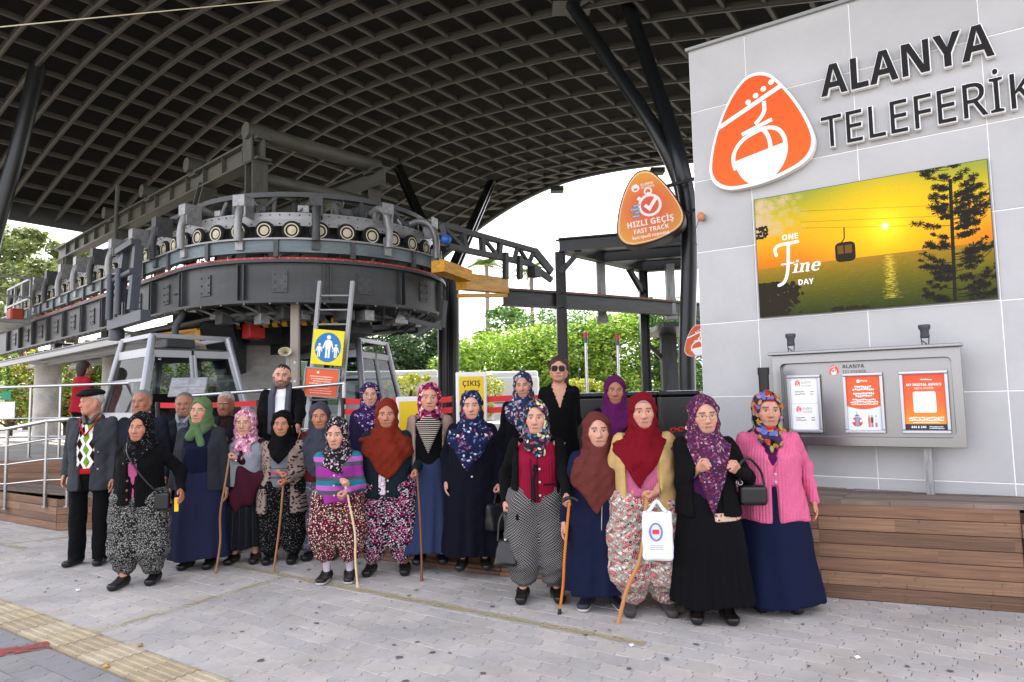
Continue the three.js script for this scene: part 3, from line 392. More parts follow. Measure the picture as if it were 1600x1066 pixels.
  for (let i = 0; i < 20; i++) { const t = Math.PI * (.02 + i * .048), r0 = RR - .2; obj('lower_fitting', [box(rr(.15, .4), rr(.1, .25), rr(.12, .3), -(r0 - rr(.1, .6)) * Math.sin(t), rr(2.95, 3.12), -(r0 - rr(.1, .6)) * Math.cos(t), .01), rod(V(-r0 * Math.sin(t), 3.16, -r0 * Math.cos(t)), V(-(r0 - .5) * Math.sin(t + .2), 2.92, -(r0 - .5) * Math.cos(t + .2)), .022)], i % 3 ? M.steel : M.galv, machine); }
  // motor housings and ducts inside the ring
  obj('drive_housing', [box(1.5, .7, 1.2, .3, 4.75, .2, .05), new THREE.CylinderGeometry(.42, .42, 1.1, 24).rotateZ(1.57).translate(-.9, 4.75, .3), box(.8, .9, .8, 2, 4.8, -.2, .05)], M.steel, machine);
  for (let i = 0; i < 9; i++) { const t = Math.PI * (.06 + i * .11); obj('funnel_arch', tube([0, .25, .5, .75, 1].map(k => V(-(RR - .3 - k * .5) * Math.sin(t), 4.5 + .38 * Math.sin(k * 3.14) , -(RR - .3 - k * .5) * Math.cos(t))), .07, 14, 8), i % 2 ? M.galv : M.steel, machine); }
  // concrete pedestal with its dark steel head
  obj('pedestal', new THREE.CylinderGeometry(.78, .86, 2.1, 8).toNonIndexed().rotateY(.2).translate(1.5, 1.75, -.3), M.concrete, machine);
  obj('pedestal_head', [box(1.5, .5, 1.1, 1.2, 2.95, -.5, .05), bar(V(1.3, 2.4, -.95), V(.3, 3.15, -1.7), .55, .6), bar(V(1.3, 2.7, -.3), V(-1.3, 3.05, .2), .5, .5), bar(V(1.4, 2.7, .3), V(1.2, 3.15, 1.8), .5, .5)], M.steelDark, machine);
  // yellow tension rods and frames
  for (const z of [-.55]) { const y = obj('striped_rod', rod(V(.6, 2.98, -1.5), V(-1.7, 2.95, -.6), .06), M.yellow, machine); for (let k = 0; k < 12; k++) { const p = V(.6, 2.98, -1.5).lerp(V(-1.7, 2.95, -.6), (k + .5) / 12), d = V(-2.3, -.03, .9).normalize().multiplyScalar(.045); obj('black_band', rod(p.clone().sub(d), p.clone().add(d), .064), M.black, y); } }
  obj('red_clamp', box(.3, .28, .3, -.1, 2.86, -1.25, .03), M.red, machine);
  obj('yellow_frame', [bar(V(1.1, 2.96, -1.6), V(3.6, 2.96, -2.0), .3, .05), bar(V(1.1, 2.88, -1.1), V(3.6, 2.88, -1.2), .16, .12), box(.7, .26, .5, 1.3, 2.82, -1.5)], M.yellow, machine);
  // walkway frames hanging below the straight part
  for (const z of [-2.5, -1.7, -.6, .8]) obj('walkway_beam', ibeam(V(2.2, 2.86, z), V(13, 2.86, z), .12, .16, .015), M.galv, machine);
  for (let i = 0; i < 14; i++) obj('walkway_bar', bar(V(2.4 + i * .78, 2.97, -2.55), V(2.4 + i * .78, 2.97, .9), .07, .05), M.galv, machine);
  for (let i = 0; i < 9; i++) obj('conduit', rod(V(1.5, 3.1 + .06 * Math.sin(i * 2.4), -1.9 + i * .35), V(12.5, 3.1 + .05 * Math.cos(i), -1.9 + i * .35), .03 + .02 * (i % 3)), i % 3 ? M.steelDark : M.black, machine);
  for (let i = 0; i < 7; i++) obj('undercarriage_box', box(.5 + .3 * (i % 3), .3, .5, 2.5 + i * 1.45, 3.28, -1.3 + .5 * (i % 3), .03), i % 2 ? M.steel : M.steelDark, machine);
  // maintenance basket at the far left
  obj('service_basket', [box(2.4, .1, 1.0, 9.6, 3.7, -3.2), ...[0, 1, 2, 3].map(k => box(.05, 1.1, .05, 8.45 + k * .77, 4.25, -3.68)), ...[0, 1, 2, 3].map(k => box(.05, 1.1, .05, 8.45 + k * .77, 4.25, -2.72)), ...[4.3, 4.78].flatMap(y => [box(2.4, .05, .05, 9.6, y, -3.68), box(2.4, .05, .05, 9.6, y, -2.72), box(.05, .05, 1, 8.42, y, -3.2)])], M.galv, machine);
  obj('orange_cover', box(.4, .3, .3, 9.0, 3.92, -2.9, .06), mat(0xa8432c, .6), machine);
  // switch arm at the right: lattice beam, yellow boom, end track
  const L = (px, py, d) => mLocal(at(px, py, d));
  const t0 = L(690, 352, 11.9), t1 = L(835, 392, 13.6), u0 = L(700, 385, 11.9), u1 = L(826, 412, 13.6);
  obj('track_truss', [bar(t0, t1, .1, .09), bar(u0, u1, .09, .1), ...[0, .2, .4, .6, .8, 1].map(k => bar(t0.clone().lerp(t1, k), u0.clone().lerp(u1, k), .09)), ...[0, .4, .8].map(k => bar(t0.clone().lerp(t1, k), u0.clone().lerp(u1, k + .2), .06)), bar(t1, L(862, 425, 13.9), .06, .16), bar(u1, L(862, 438, 13.9), .06, .12)], M.steel, machine);
  obj('truss_leg', [bar(L(790, 395, 13), L(790, 436, 13), .09), bar(L(812, 400, 13.3), L(812, 436, 13.3), .09), box(.2, .2, .2, ...L(835, 425, 13.6).toArray())], M.steelDark, machine);
  obj('yellow_boom', [bar(L(684, 416, 11.6), L(728, 432, 12.4), .26, .2), bar(L(720, 440, 12.4), L(788, 447, 14.3), .2, .3), bar(L(722, 462, 12.4), L(786, 462, 14.2), .2, .07)], M.yellow, machine);
  obj('blue_valve', new THREE.SphereGeometry(.09, 16, 12).translate(...L(697, 374, 11.7).toArray()), mat(0x2a62b8, .4), machine);
  obj('hanging_arm', [bar(L(640, 500, 12), L(690, 512, 12), .12, .08), bar(L(650, 525, 12), L(695, 500, 12), .1, .06), bar(L(690, 512, 12), L(694, 470, 12), .09)], M.steelDark, machine);
  // grip mechanism over the first cabin
  obj('grip_frame', [bar(V(.7, 4.35, -2.95), V(1.5, 4.3, -2.95), .16, .1), bar(V(.75, 4.3, -2.9), V(.8, 3.2, -2.95), .14), bar(V(1.35, 4.3, -2.9), V(1.4, 3.4, -2.95), .12), rod(V(1.62, 3.9, -3.05), V(1.62, 3.1, -3.05), .06), rod(V(1.2, 3.95, -3.05), V(1.2, 3.15, -3.05), .055), rod(V(.7, 3.85, -3), V(1.6, 3.8, -3), .05), bar(V(.2, 3.05, -2.95), V(1.8, 3.02, -2.95), .16, .18), rod(V(1.7, 2.95, -2.9), V(1.7, 2.75, -2.9), .13)], mat(0x4a4f57, .5, { metalness: .2 }), machine);
}
// ---------- cabins, pillars under the track ----------
function cabin(label, p, turn) {
  const t = thing('gondola_cabin', label, 'cable car cabin', [p.x, .78, p.z], MTURN + turn, 'cable car cabins in the station');
  const silver = mat(0x94979c, .34, { metalness: .6 }), hw = .95, tw = .68, hd = .92, td = .64, H = 2.02;
  const c = (sx, sz, y) => { const k = y < .55 ? 1 - .12 * (.55 - y) : 1 - (y - .55) / (H - .55); return V(sx * (tw + (hw - tw) * k), y, sz * (td + (hd - td) * k)); };
  for (const sx of [-1, 1]) for (const sz of [-1, 1]) obj('corner_post', tube([c(sx, sz, .02), c(sx, sz, .55), c(sx, sz, 1.2), c(sx, sz, H)], .062, 20, 12), silver, t);
  obj('floor_pan', box(1.85, .14, 1.8, 0, .08, 0, .04), M.steel, t); 
  obj('roof_frame', [box(1.42, .07, .07, 0, H, td), box(1.42, .07, .07, 0, H, -td), box(.07, .07, 1.3, tw, H, 0), box(.07, .07, 1.3, -tw, H, 0)], silver, t);
  obj('roof', [box(1.3, .05, 1.2, 0, H - .22, 0, .02), box(.5, .16, .5, 0, H - .08, 0, .03)], M.steel, t);
  const quad = (a, b, cc, d) => { const g = new THREE.BufferGeometry().setFromPoints([a, b, cc, a, cc, d]); g.computeVertexNormals(); return g; };
  for (const s of [-1, 1]) { // long sides and door sides
    obj('window', quad(c(-1, s, .75), c(1, s, .75), c(1, s, 1.68), c(-1, s, 1.68)), M.cabinGlass, t);
    const pz = (x, y) => { const a = c(-1, s, y), b = c(1, s, y); return a.lerp(b, (x + 1) / 2); };
    obj('lintel', bar(pz(-1, 1.74), pz(1, 1.74), .05, .14), silver, t); obj('mid_bar', bar(pz(-1, 1.28), pz(1, 1.28), .035, .05), silver, t); obj('lower_panel', quad(pz(-1, .14), pz(1, .14), pz(1, .75), pz(-1, .75)), mat(0xa2a5a8, .35, { metalness: .4 }), t);
    const px = (z, y) => { const a = c(s, -1, y), b = c(s, 1, y); return a.lerp(b, (z + 1) / 2); };
    for (const h of [-1, 1]) { const d = obj('door', [...[.04, .92].map(k => tube([px(h * k, .16), px(h * k, .55), px(h * k, 1.7)], .035, 10, 8)), bar(px(h * .04, 1.72), px(h * .92, 1.72), .05, .12), bar(px(h * .04, .2), px(h * .92, .2), .05, .14)], mat(0x9c9fa2, .4), t); obj('pane', quad(px(h * .04, .55), px(h * .92, .55), px(h * .92, 1.68), px(h * .04, 1.68)), M.cabinGlass, d); }
  }
  obj('seat', [box(.4, .08, 1.3, -.55, .5, 0, .02), box(.4, .08, 1.3, .55, .5, 0, .02), box(.06, .5, 1.3, -.72, .8, 0, .02), box(.06, .5, 1.3, .72, .8, 0, .02)], mat(0x33211f, .7), t);
  obj('hanger', [tube([V(0, H - .05, 0), V(0, H + .25, 0), V(0, H + .5, .12), V(0, H + .9, .1)], .06, 18, 10), box(.35, .14, .2, 0, H + .9, .1, .03)], M.steel, t);
  return t;
}
cabin('silver gondola cabin with tapered corner posts under the straight track', V(.15, 0, -RR - .05).applyAxisAngle(V(0, 1, 0), MTURN).add(MC), 0).scale.set(.93, .93, .93);
cabin('silver gondola cabin behind the ladder and the family sign', at(535, 600, 14.6), .5);
for (const [px, py, d, lab] of [[76, 560, 20, 'round concrete pillar under the far end of the track'], [183, 560, 18, 'round concrete pillar beside the gondola cabin']]) { const p = at(px, py, d), t = thing('concrete_pillar', lab, 'pillar', [p.x, .7, p.z], 0, 'pillars under the track'); obj('shaft', new THREE.CylinderGeometry(.33, .35, 2.2, 28).translate(0, 1.05, 0), M.concrete, t); obj('cap', box(.8, .1, .8, 0, 2.18, 0, .02), M.galv, t); }

// ---------- railings, barriers, signs ----------
function railing(label, pts, foot, top, mids, group) {
  const t = thing('handrail', label, 'railing', [0, 0, 0], 0, group); const up = (p, h) => p.clone().add(V(0, h, 0));
  for (let i = 0; i < pts.length - 1; i++) { obj('top_rail', rod(up(pts[i], top), up(pts[i + 1], top), .026, .026, 14), M.inox, t); for (const m of mids) obj('mid_rail', rod(up(pts[i], m), up(pts[i + 1], m), .012, .012, 8), M.inox, t); }
  pts.forEach(p => { const q = obj('post', rod(up(p, foot), up(p, top), .022, .022, 12), M.inox, t); obj('flange', new THREE.CylinderGeometry(.045, .045, .015, 16).translate(p.x, p.y + foot + .008, p.z), M.inox, q); });
}
{ const F = (x, z, y) => V(x, y, z); const a = F(-9.2, -11.4, .18), b = F(-7.15, -10.0, .27), c = F(-6.15, -9.33, .38), d = F(-5.75, -9.16, .4);
  railing('stainless handrail along the front edge of the timber ramp', [a, b, c, d], -.1, 1.02, [.25, .52, .78], 'stainless handrails');
  const e = [at(-60, 700, 12.2), at(45, 700, 11.8), at(92, 700, 11.6), at(205, 700, 11.1)]; e.forEach(p => p.y = .76); railing('stainless handrail on the platform edge behind the flat cap man', e, 0, 1.18, [.35, .65], 'stainless handrails');
  const g = [at(292, 700, 9.9), at(420, 700, 9.9), at(537, 700, 9.6)]; g.forEach((p, i) => p.y = .72 + i * .06); railing('stainless handrail behind the man in the black suit', g, 0, .98, [.4], 'stainless handrails'); }
{ const posts = [[246, 10.2], [404, 10.2], [536, 9.6], [640, 9.4], [710, 9.2], [820, 9.0], [900, 9.0]].map(([x, d]) => { const p = at(x, 640, d); p.y = .72; return p; });
  posts.forEach((p, i) => { const t = thing('barrier_post', 'slim dark belt barrier post ' + ['before the first gondola cabin', 'behind the man in the black suit', 'at the foot of the ladder', 'behind the rust headscarf', 'beside the ÇIKIŞ sign', 'behind the blue floral scarf', 'behind the sunglasses woman'][i], 'barrier post', [p.x, p.y, p.z], 0, 'belt barrier posts'); obj('base', new THREE.CylinderGeometry(.15, .17, .03, 20).translate(0, .015, 0), M.black, t); obj('pole', new THREE.CylinderGeometry(.028, .028, .85, 14).translate(0, .45, 0), M.black, t); obj('head', new THREE.CylinderGeometry(.035, .035, .09, 14).translate(0, .86, 0), M.black, t); });
  const tm = mat(0xd01822, .5, { map: canvasTex(512, 32, (c, w, h) => { c.fillStyle = '#fff'; c.fillRect(0, 0, w, h); c.fillStyle = '#f6c9c6'; }) });
  const belt = [0xd01822, 0xc51520];
  for (let i = 0; i < posts.length - 1; i++) { if (i === 1) continue; for (const y of i > 1 ? [.86, .72] : [.86]) { const a = posts[i].clone().setY(posts[i].y + y), b = posts[i + 1].clone().setY(posts[i + 1].y + y), m = a.clone().lerp(b, .5); m.y -= .03; const cv = new THREE.QuadraticBezierCurve3(a, m, b), pt = cv.getPoints(6), g = pt.slice(0, -1).map((p, n) => bar(p, pt[n + 1], .004, .075)); const k = obj('barrier_belt', g, mat(belt[i % 2], .55)); tag(k, (y > .8 ? 'upper' : 'lower') + ' red barrier belt stretched ' + ['before the first gondola cabin', '', 'behind the purple patterned scarf', 'behind the magenta scarf', 'before the ÇIKIŞ sign', 'behind the sunglasses woman'][i], 'barrier belt', 'red barrier belts'); } } }
const sheet = (w, h, tw, th, draw, z = 0) => [new THREE.PlaneGeometry(w, h).translate(0, 0, z), mat(0xffffff, .5, { map: canvasTex(tw, th, draw) })];
{ // yellow exit board and its neighbour
  const mk = (px, py, d, lab, lines) => { const p = at(px, py, d), t = thing('floor_sign', lab, 'sign', [p.x, .72, p.z], .12); obj('board', box(.4, 1.1, .05, 0, .65, 0, .06 / 2), M.white, t); const [g, m] = sheet(.32, .98, 160, 490, (c, w, h) => { c.fillStyle = '#e8c400'; c.fillRect(0, 0, w, h); c.fillStyle = '#17150a'; c.textAlign = 'center'; lines.forEach((s, i) => { c.font = 'bold 46px sans-serif'; c.fillText(s, w / 2, 60 + i * 62); }); }, .0265); obj('sign_face', g.translate(0, .65, 0), m, t); obj('foot', box(.44, .06, .3, 0, .03, 0, .02), M.steel, t); };
  mk(737, 640, 9.05, 'white framed yellow floor sign reading ÇIKIŞ beside the column', ['ÇIKIŞ', 'EXIT']); mk(644, 660, 8.95, 'half hidden yellow floor sign between the rust and magenta scarves', ['', 'Ç']); scene.children.at(-1).position.y = .42; }
{ // triangular fast track light box
  const p = at(1012, 322, 10.5), t = thing('fast_track_sign', 'orange rounded triangle light box with stopwatch hung from the curved column', 'sign', p.toArray(), -.32);
  const w = 1.02, h = 1.13; obj('casing', new THREE.ExtrudeGeometry(emblemShape(w, h), { depth: .34, bevelEnabled: true, bevelSize: .012, bevelThickness: .012, bevelSegments: 2, curveSegments: 20 }).translate(0, 0, -.36), M.black, t);
  const f = obj('sign_face', faceUv(new THREE.ShapeGeometry(emblemShape(w - .02, h - .02), 20), w, h).translate(0, 0, -.004), new THREE.MeshStandardMaterial({ roughness: .35, map: canvasTex(600, 672, (c, W, Hh) => {
    const g = c.createRadialGradient(300, 330, 30, 300, 380, 360); g.addColorStop(0, '#ee4a20'); g.addColorStop(.5, '#f07c1c'); g.addColorStop(1, '#f3ae1c'); c.fillStyle = g; c.fillRect(0, 0, W, Hh); c.fillStyle = c.strokeStyle = '#fff'; c.save(); c.translate(16, 18); c.scale(.946, .946); c.lineWidth = 5; c.beginPath(); c.moveTo(228, 18); c.bezierCurveTo(276, -12, 336, -6, 384, 36); c.bezierCurveTo(492, 156, 588, 360, 600, 468); c.bezierCurveTo(600, 552, 552, 594, 480, 618); c.bezierCurveTo(360, 666, 264, 672, 168, 672); c.bezierCurveTo(48, 672, 0, 600, 0, 528); c.bezierCurveTo(12, 360, 108, 108, 228, 18); c.stroke(); c.restore();
    c.beginPath(); c.arc(215, 150, 36, 0, 7); c.fill(); c.fillStyle = '#ef7a22'; c.fillRect(200, 150, 30, 22); c.fillStyle = '#fff'; c.font = 'bold 30px sans-serif'; c.fillText('ALANYA', 262, 140); c.font = '27px sans-serif'; c.fillText('TELEFERİK', 262, 168);
    c.lineWidth = 24; c.beginPath(); c.arc(320, 330, 92, 0, 7); c.stroke(); c.lineWidth = 14; c.beginPath(); c.arc(320, 200, 30, 0, 7); c.stroke(); c.fillRect(308, 210, 24, 34); c.save(); c.translate(232, 252); c.rotate(-.75); c.fillRect(-16, -14, 32, 26); c.restore(); c.lineWidth = 32; c.lineJoin = 'miter'; c.beginPath(); c.moveTo(276, 322); c.lineTo(312, 362); c.lineTo(392, 262); c.stroke();
    c.lineWidth = 3; c.strokeStyle = '#123'; c.fillStyle = '#7ed0ee'; for (const [x, y, l] of [[170, 300, 60], [140, 334, 86], [176, 366, 50], [150, 398, 74]]) { c.beginPath(); c.roundRect(x, y, l, 20, 10); c.fill(); c.stroke(); }
    c.fillStyle = '#fff'; c.textAlign = 'center'; c.font = 'bold 74px sans-serif'; c.fillText('HIZLI GEÇİŞ', 302, 506, 470); c.font = 'bold 56px sans-serif'; c.fillText('FAST TRACK', 300, 570, 330); c.font = 'bold 40px sans-serif'; c.fillText('Быстрый переход', 290, 618, 330); }) }), t); f.rotation.z = 0; t.rotation.z = .1;
  obj('bracket', [bar(V(.3, .3, -.2), V(.75, .36, -.3), .05), bar(V(.42, -.18, -.2), V(.75, -.12, -.3), .05), box(.06, .8, .06, .76, .1, -.3)], M.column, t); }
{ const p = at(1092, 532, 9.2), t = thing('emblem_sign', 'small orange emblem sign peeking out behind the grey wall', 'sign', p.toArray(), -.3); obj('sign_body', new THREE.ExtrudeGeometry(emblemShape(.38, .42), { depth: .04, bevelEnabled: false, curveSegments: 16 }).translate(0, 0, -.05), M.white, t); obj('emblem_face', faceUv(new THREE.ShapeGeometry(emblemShape(.36, .4), 16), .36, .4), mat(0xffffff, .4, { map: canvasTex(256, 287, (c, w, h) => ALOGO(c, w, h)) }), t); }
{ // ladder with its two signs
  const t = thing('steel_ladder', 'grey steel ladder leaning on the conveyor ring', 'ladder'); const a = at(474, 640, 9.9), b = at(500, 440, 10.5), c = at(524, 640, 9.9), d = at(551, 440, 10.5); a.y = c.y = .72;
  obj('stile', bar(a, b, .05, .06), M.galv, t); obj('stile', bar(c, d, .05, .06), M.galv, t); for (let k = 1; k < 12; k++) obj('rung', rod(a.clone().lerp(b, k / 12), c.clone().lerp(d, k / 12), .016), M.galv, t);
  const tilt = .1; let p = at(512, 543, 10.05), s = thing('family_sign', 'yellow square sign with blue disc and white family figures on the ladder', 'sign', p.toArray(), .05); s.rotation.z = -tilt;
  obj('plate', box(.44, .5, .02, 0, 0, -.012), mat(0xe6d800, .5), s); let [g, m] = sheet(.44, .5, 264, 300, (c) => { c.fillStyle = '#f0dc00'; c.fillRect(0, 0, 264, 300); c.fillStyle = '#1478b8'; c.beginPath(); c.ellipse(132, 150, 112, 128, 0, 0, 7); c.fill(); c.fillStyle = '#f4f2ea'; const fig = (x, y, k) => { c.beginPath(); c.arc(x, y, 15 * k, 0, 7); c.fill(); c.beginPath(); c.roundRect(x - 20 * k, y + 18 * k, 40 * k, 66 * k, 14 * k); c.fill(); c.fillRect(x - 16 * k, y + 76 * k, 14 * k, 74 * k); c.fillRect(x + 3 * k, y + 76 * k, 14 * k, 74 * k); c.lineWidth = 11 * k; c.strokeStyle = '#f4f2ea'; c.beginPath(); c.moveTo(x - 18 * k, y + 26 * k); c.lineTo(x - 36 * k, y + 84 * k); c.moveTo(x + 18 * k, y + 26 * k); c.lineTo(x + 36 * k, y + 84 * k); c.stroke(); }; fig(134, 62, 1.2); fig(60, 128, .72); fig(202, 128, .72); }); obj('sign_face', g, m, s);
  p = at(502, 598, 9.98); s = thing('safety_sign', 'orange framed safety notice below the family sign on the ladder', 'sign', p.toArray(), .05); s.rotation.z = -tilt; obj('frame', [box(.5, .02, .025, 0, .2, 0), box(.5, .02, .025, 0, -.2, 0), box(.02, .4, .025, -.24, 0, 0), box(.02, .4, .025, .24, 0, 0), box(.48, .4, .01, 0, 0, -.012)], M.galv, s); [g, m] = sheet(.45, .38, 300, 250, c => { c.fillStyle = '#e4602f'; c.fillRect(0, 0, 300, 250); c.fillStyle = '#fbe6dc'; c.beginPath(); c.arc(110, 32, 12, 0, 7); c.fill(); for (let i = 0; i < 8; i++) { let x = 40 + (i % 3) * 14; const y = 66 + i * 22; while (x < 250 - (i % 3) * 12) { const k = 5 + 7 * Math.abs(Math.sin(x * 7 + i)); c.fillRect(x, y, k, i < 4 ? 9 : 6); x += k + 4; } } }, .002); obj('notice_sheet', g, m, s); }
{ const p = at(446, 551, 11.2), t = thing('loudspeaker', 'small beige horn loudspeaker on the pedestal', 'loudspeaker', p.toArray(), .2); obj('horn', new THREE.LatheGeometry([[.015, -.11], [.035, -.07], [.05, 0], [.1, .07], [.104, .085], [.09, .075], [.035, -.015]].map(a => new THREE.Vector2(...a)), 24).rotateX(1.4).scale(1, .7, 1), M.cream, t); obj('mount', box(.06, .25, .06, .02, -.1, -.16), M.galv, t); }
{ const p = at(461, 560, 11.3), t = thing('cable_duct', 'tall beige cable duct with small stickers beside the pedestal', 'cable duct', [p.x, .72, p.z]); obj('duct', box(.14, 2.6, .1, 0, 1.3, 0, .02), mat(0x9c948a, .6), t); for (let k = 0; k < 6; k++) obj('sticker', box(.035, .035, .004, .01, 1.25 + k * .1 - .25, .0525), mat([0xe0b030, 0x9ab0c8, 0xd8d8d8, 0xe08030, 0x88a0c0, 0xd0d0d0][k], .6), t); }
{ const p = at(300, 600, 10.6), t = thing('tilted_panel', 'grey tilted information panel on a white post before the cabin', 'panel', [p.x, .72, p.z], .1); obj('post', new THREE.CylinderGeometry(.028, .028, .95, 14).translate(-.0, .47, 0), M.white, t); obj('panel_sheet', [box(.52, .32, .03, 0, 0, 0), box(.54, .012, .04, 0, 0, 0), box(.012, .33, .04, 0, 0, 0)].map(g => g.rotateX(-.5).translate(-.05, 1.12, .02)), M.galv, t); }
for (const [px, lab] of [[917, 'signal lamp pole with red and green lenses above the brown scarf'], [967, 'signal lamp pole with red and green lenses above the purple scarf']]) { const p = at(px, 600, 10.6), t = thing('signal_lamp', lab, 'signal lamp', [p.x, .72, p.z], 0, 'signal lamps at the turnstiles'); const y = at(px, px > 950 ? 540 : 536, 10.6).y - .72; obj('pole', new THREE.CylinderGeometry(.022, .022, y, 12).translate(0, y / 2, 0), M.inox, t); obj('green_lens', new THREE.CylinderGeometry(.035, .035, .08, 16).translate(0, y + .04, 0), mat(0x176048, .3), t); obj('red_lens', new THREE.CylinderGeometry(.035, .035, .08, 16).translate(0, y + .121, 0), mat(0xc01410, .3), t); }
for (const [px, d, lab] of [[925, 8.9, 'black turnstile cabinet behind the woman with sunglasses'], [1005, 8.6, 'black turnstile cabinet between the purple and red scarves'], [1066, 8.2, 'black turnstile cabinet beside the grey wall']]) { const p = at(px, 640, d), t = thing('turnstile', lab, 'turnstile', [p.x, .72, p.z], -.35, 'black turnstiles'); obj('cabinet', box(.42, .84, 1.1, 0, .42, -.3, .03), mat(0x121316, .35), t); obj('lid', box(.46, .05, 1.16, 0, .865, -.3, .02), M.black, t); obj('label_plate', box(.3, .006, .5, 0, .895, -.1), mat(0xc8d4e4, .4), t); obj('lock', new THREE.CylinderGeometry(.012, .012, .02, 10).rotateX(1.57).translate(.1, .55, .255), M.inox, t); }
{ const t = thing('plastic_chain', 'red and white plastic chain hung beside the red scarf woman', 'chain'); const a = at(1052, 672, 7.2), b = at(1100, 658, 7.0), n = 9; for (let i = 0; i < n; i++) { const p = a.clone().lerp(b, i / (n - 1)); p.y -= .02 * Math.sin(i / (n - 1) * 3.14); const m = obj('link', new THREE.TorusGeometry(.02, .006, 6, 12).scale(1.4, 1, 1), i < 4 ? M.red : M.white, t); m.position.copy(p); m.rotation.set(i & 1 ? 1.2 : 0, 0, .3); } }
{ const p = at(1196, 640, 5.9), t = thing('black_pole', 'short black tube pole standing behind the pink cardigan woman', 'pole', [p.x, .735, p.z]); obj('tube', new THREE.CylinderGeometry(.042, .042, 1.0, 18).translate(0, .5, 0), M.black, t); obj('cap', new THREE.CylinderGeometry(.048, .048, .06, 18).translate(0, 1.01, 0), M.black, t); }
tag(obj('overhead_wire', rod(at(-60, 48, 6), at(560, -12, 9), .006, .006, 6), M.cream), 'thin pale wire strung below the canopy', 'wire');
// vehicles behind the hedge
function van(label, px, py, d, w, h, c, turn) { const p = at(px, py, d), t = thing('parked_van', label, 'van', [p.x, 0, p.z], turn, 'vans parked beyond the platform'); obj('body', [box(w, h * .72, 2, 0, h * .56, 0, .12), box(w * .98, h * .2, 1.9, 0, h * .9, 0, .1)], mat(c, .35), t); obj('window', box(w * .3, h * .22, .02, -w * .2, h * .68, 1.0), mat(0x26323a, .1), t); obj('stripe', box(w * .96, .06, .012, 0, h * .5, 1.0), mat(0x3a5a80, .4), t); for (const x of [-.32, .32]) obj('wheel', new THREE.CylinderGeometry(.32, .32, .22, 20).rotateX(1.57).translate(w * x, .32, .92), M.rubber, t); }
van('white box van beyond the yellow shrub', 612, 620, 32, 4.3, 2.95, 0xe4e8ea, .1); van('cream camper van with small dark window beyond the column', 690, 620, 32.6, 4.8, 2.75, 0xe2ddd0, 0); van('white delivery van half behind the exit sign', 775, 620, 33, 4.0, 2.85, 0xdfe2e6, 0);
// ---------- planting ----------
const leafGeo = (() => { const g = new THREE.BufferGeometry(); g.setAttribute('position', new THREE.Float32BufferAttribute([0, 0, -.5, .26, .06, 0, 0, 0, .5, 0, 0, -.5, 0, 0, .5, -.26, .06, 0], 3)); g.computeVertexNormals(); return g; })();
const leafMat = new THREE.MeshPhysicalMaterial({ color: 0xffffff, roughness: .6, transmission: .45, thickness: 0, side: THREE.DoubleSide });
function foliage(name, parent, blobs, n, size, cols, accent) {
  const im = new THREE.InstancedMesh(leafGeo, leafMat, n), m = new THREE.Matrix4(), q = new THREE.Quaternion(), e = new THREE.Euler(), c = new THREE.Color(); im.name = name; stuff(im);
  for (let i = 0; i < n; i++) { const b = blobs[Math.floor(rnd() * blobs.length)]; let x, y, z, r; do { x = rr(-1, 1); y = rr(-1, 1); z = rr(-1, 1); r = x * x + y * y + z * z; } while (r > 1); const k = Math.pow(r, .5) > .01 ? Math.pow(rnd(), .25) / Math.sqrt(r) : 1; e.set(rr(-1.2, 1.2), rr(0, 6.28), rr(-1.2, 1.2)); const s = size * rr(.6, 1.3); m.compose(V(b[0] + x * k * b[3], b[1] + y * k * b[3] * .85, b[2] + z * k * b[3]), q.setFromEuler(e), V(s, s, s)); im.setMatrixAt(i, m); c.setHex(accent && rnd() < accent[1] ? accent[0] : cols[Math.floor(rnd() * cols.length)]); c.multiplyScalar(rr(.75, 1.25)); im.setColorAt(i, c); }
  im.castShadow = im.receiveShadow = true; parent.add(im); return im;
}
const barkM = mat(0x5a4a3a, .95, { map: grimeTex });
function tree(name, label, cat, px, top, foot, d, wpx, n, size, cols, o = {}) {
  const p = at(px, 600, d), s = FPX / d, H = at(px, top, d).y, lo = at(px, foot, d).y, R = wpx / 2 / s, t = thing(name, label, cat, [p.x, 0, p.z], 0, o.group);
  const blobs = []; const nb = o.nb ?? 34; for (let i = 0; i < nb; i++) { const a = rr(0, 6.28), v = rnd(), rad = R * Math.sqrt(rnd()) * (.85), br = Math.min(R, (H - lo) / 2) * rr(.2, .42), y = lo + (H - lo) * v; const lim = Math.sqrt(Math.max(.1, 1 - Math.pow((v - .45) * 1.6, 2))); blobs.push([Math.cos(a) * rad * lim, clamp(y, lo + br * .6, H - br * .8), Math.sin(a) * rad * lim * .8, br]); }
  foliage('crown', t, blobs, n, size, cols, o.accent);
  obj('trunk', [tube([V(0, 0, 0), V(rr(-.1, .1), H * .3, 0), V(rr(-.2, .2), H * .75, 0)], .05 * H * (o.trunk ?? .5), 10, 8), ...[0, 1, 2, 3, 4].map(k => { const b = blobs[k]; return tube([V(0, H * .25, 0), V(b[0] * .4, (H * .25 + b[1]) / 2, b[2] * .4), V(b[0], b[1], b[2])], .018 * H * (o.trunk ?? .5), 8, 6); })], barkM, t); return t;
}
const gr = { bright: [0x94b434, 0xaccb40, 0x7ea430, 0xc4da5c, 0x6c942c], mid: [0x557d30, 0x668f38, 0x7aa040, 0x486e2a], dark: [0x335628, 0x40652e, 0x4e7436, 0x2a4822], yell: [0xb5b829, 0xc9c63a, 0x93a226, 0xa8b02c], olive: [0x6a7a38, 0x7f8c46, 0x56682e, 0x8c9850] };
const HG = { group: 'hedge shrubs beyond the station' };
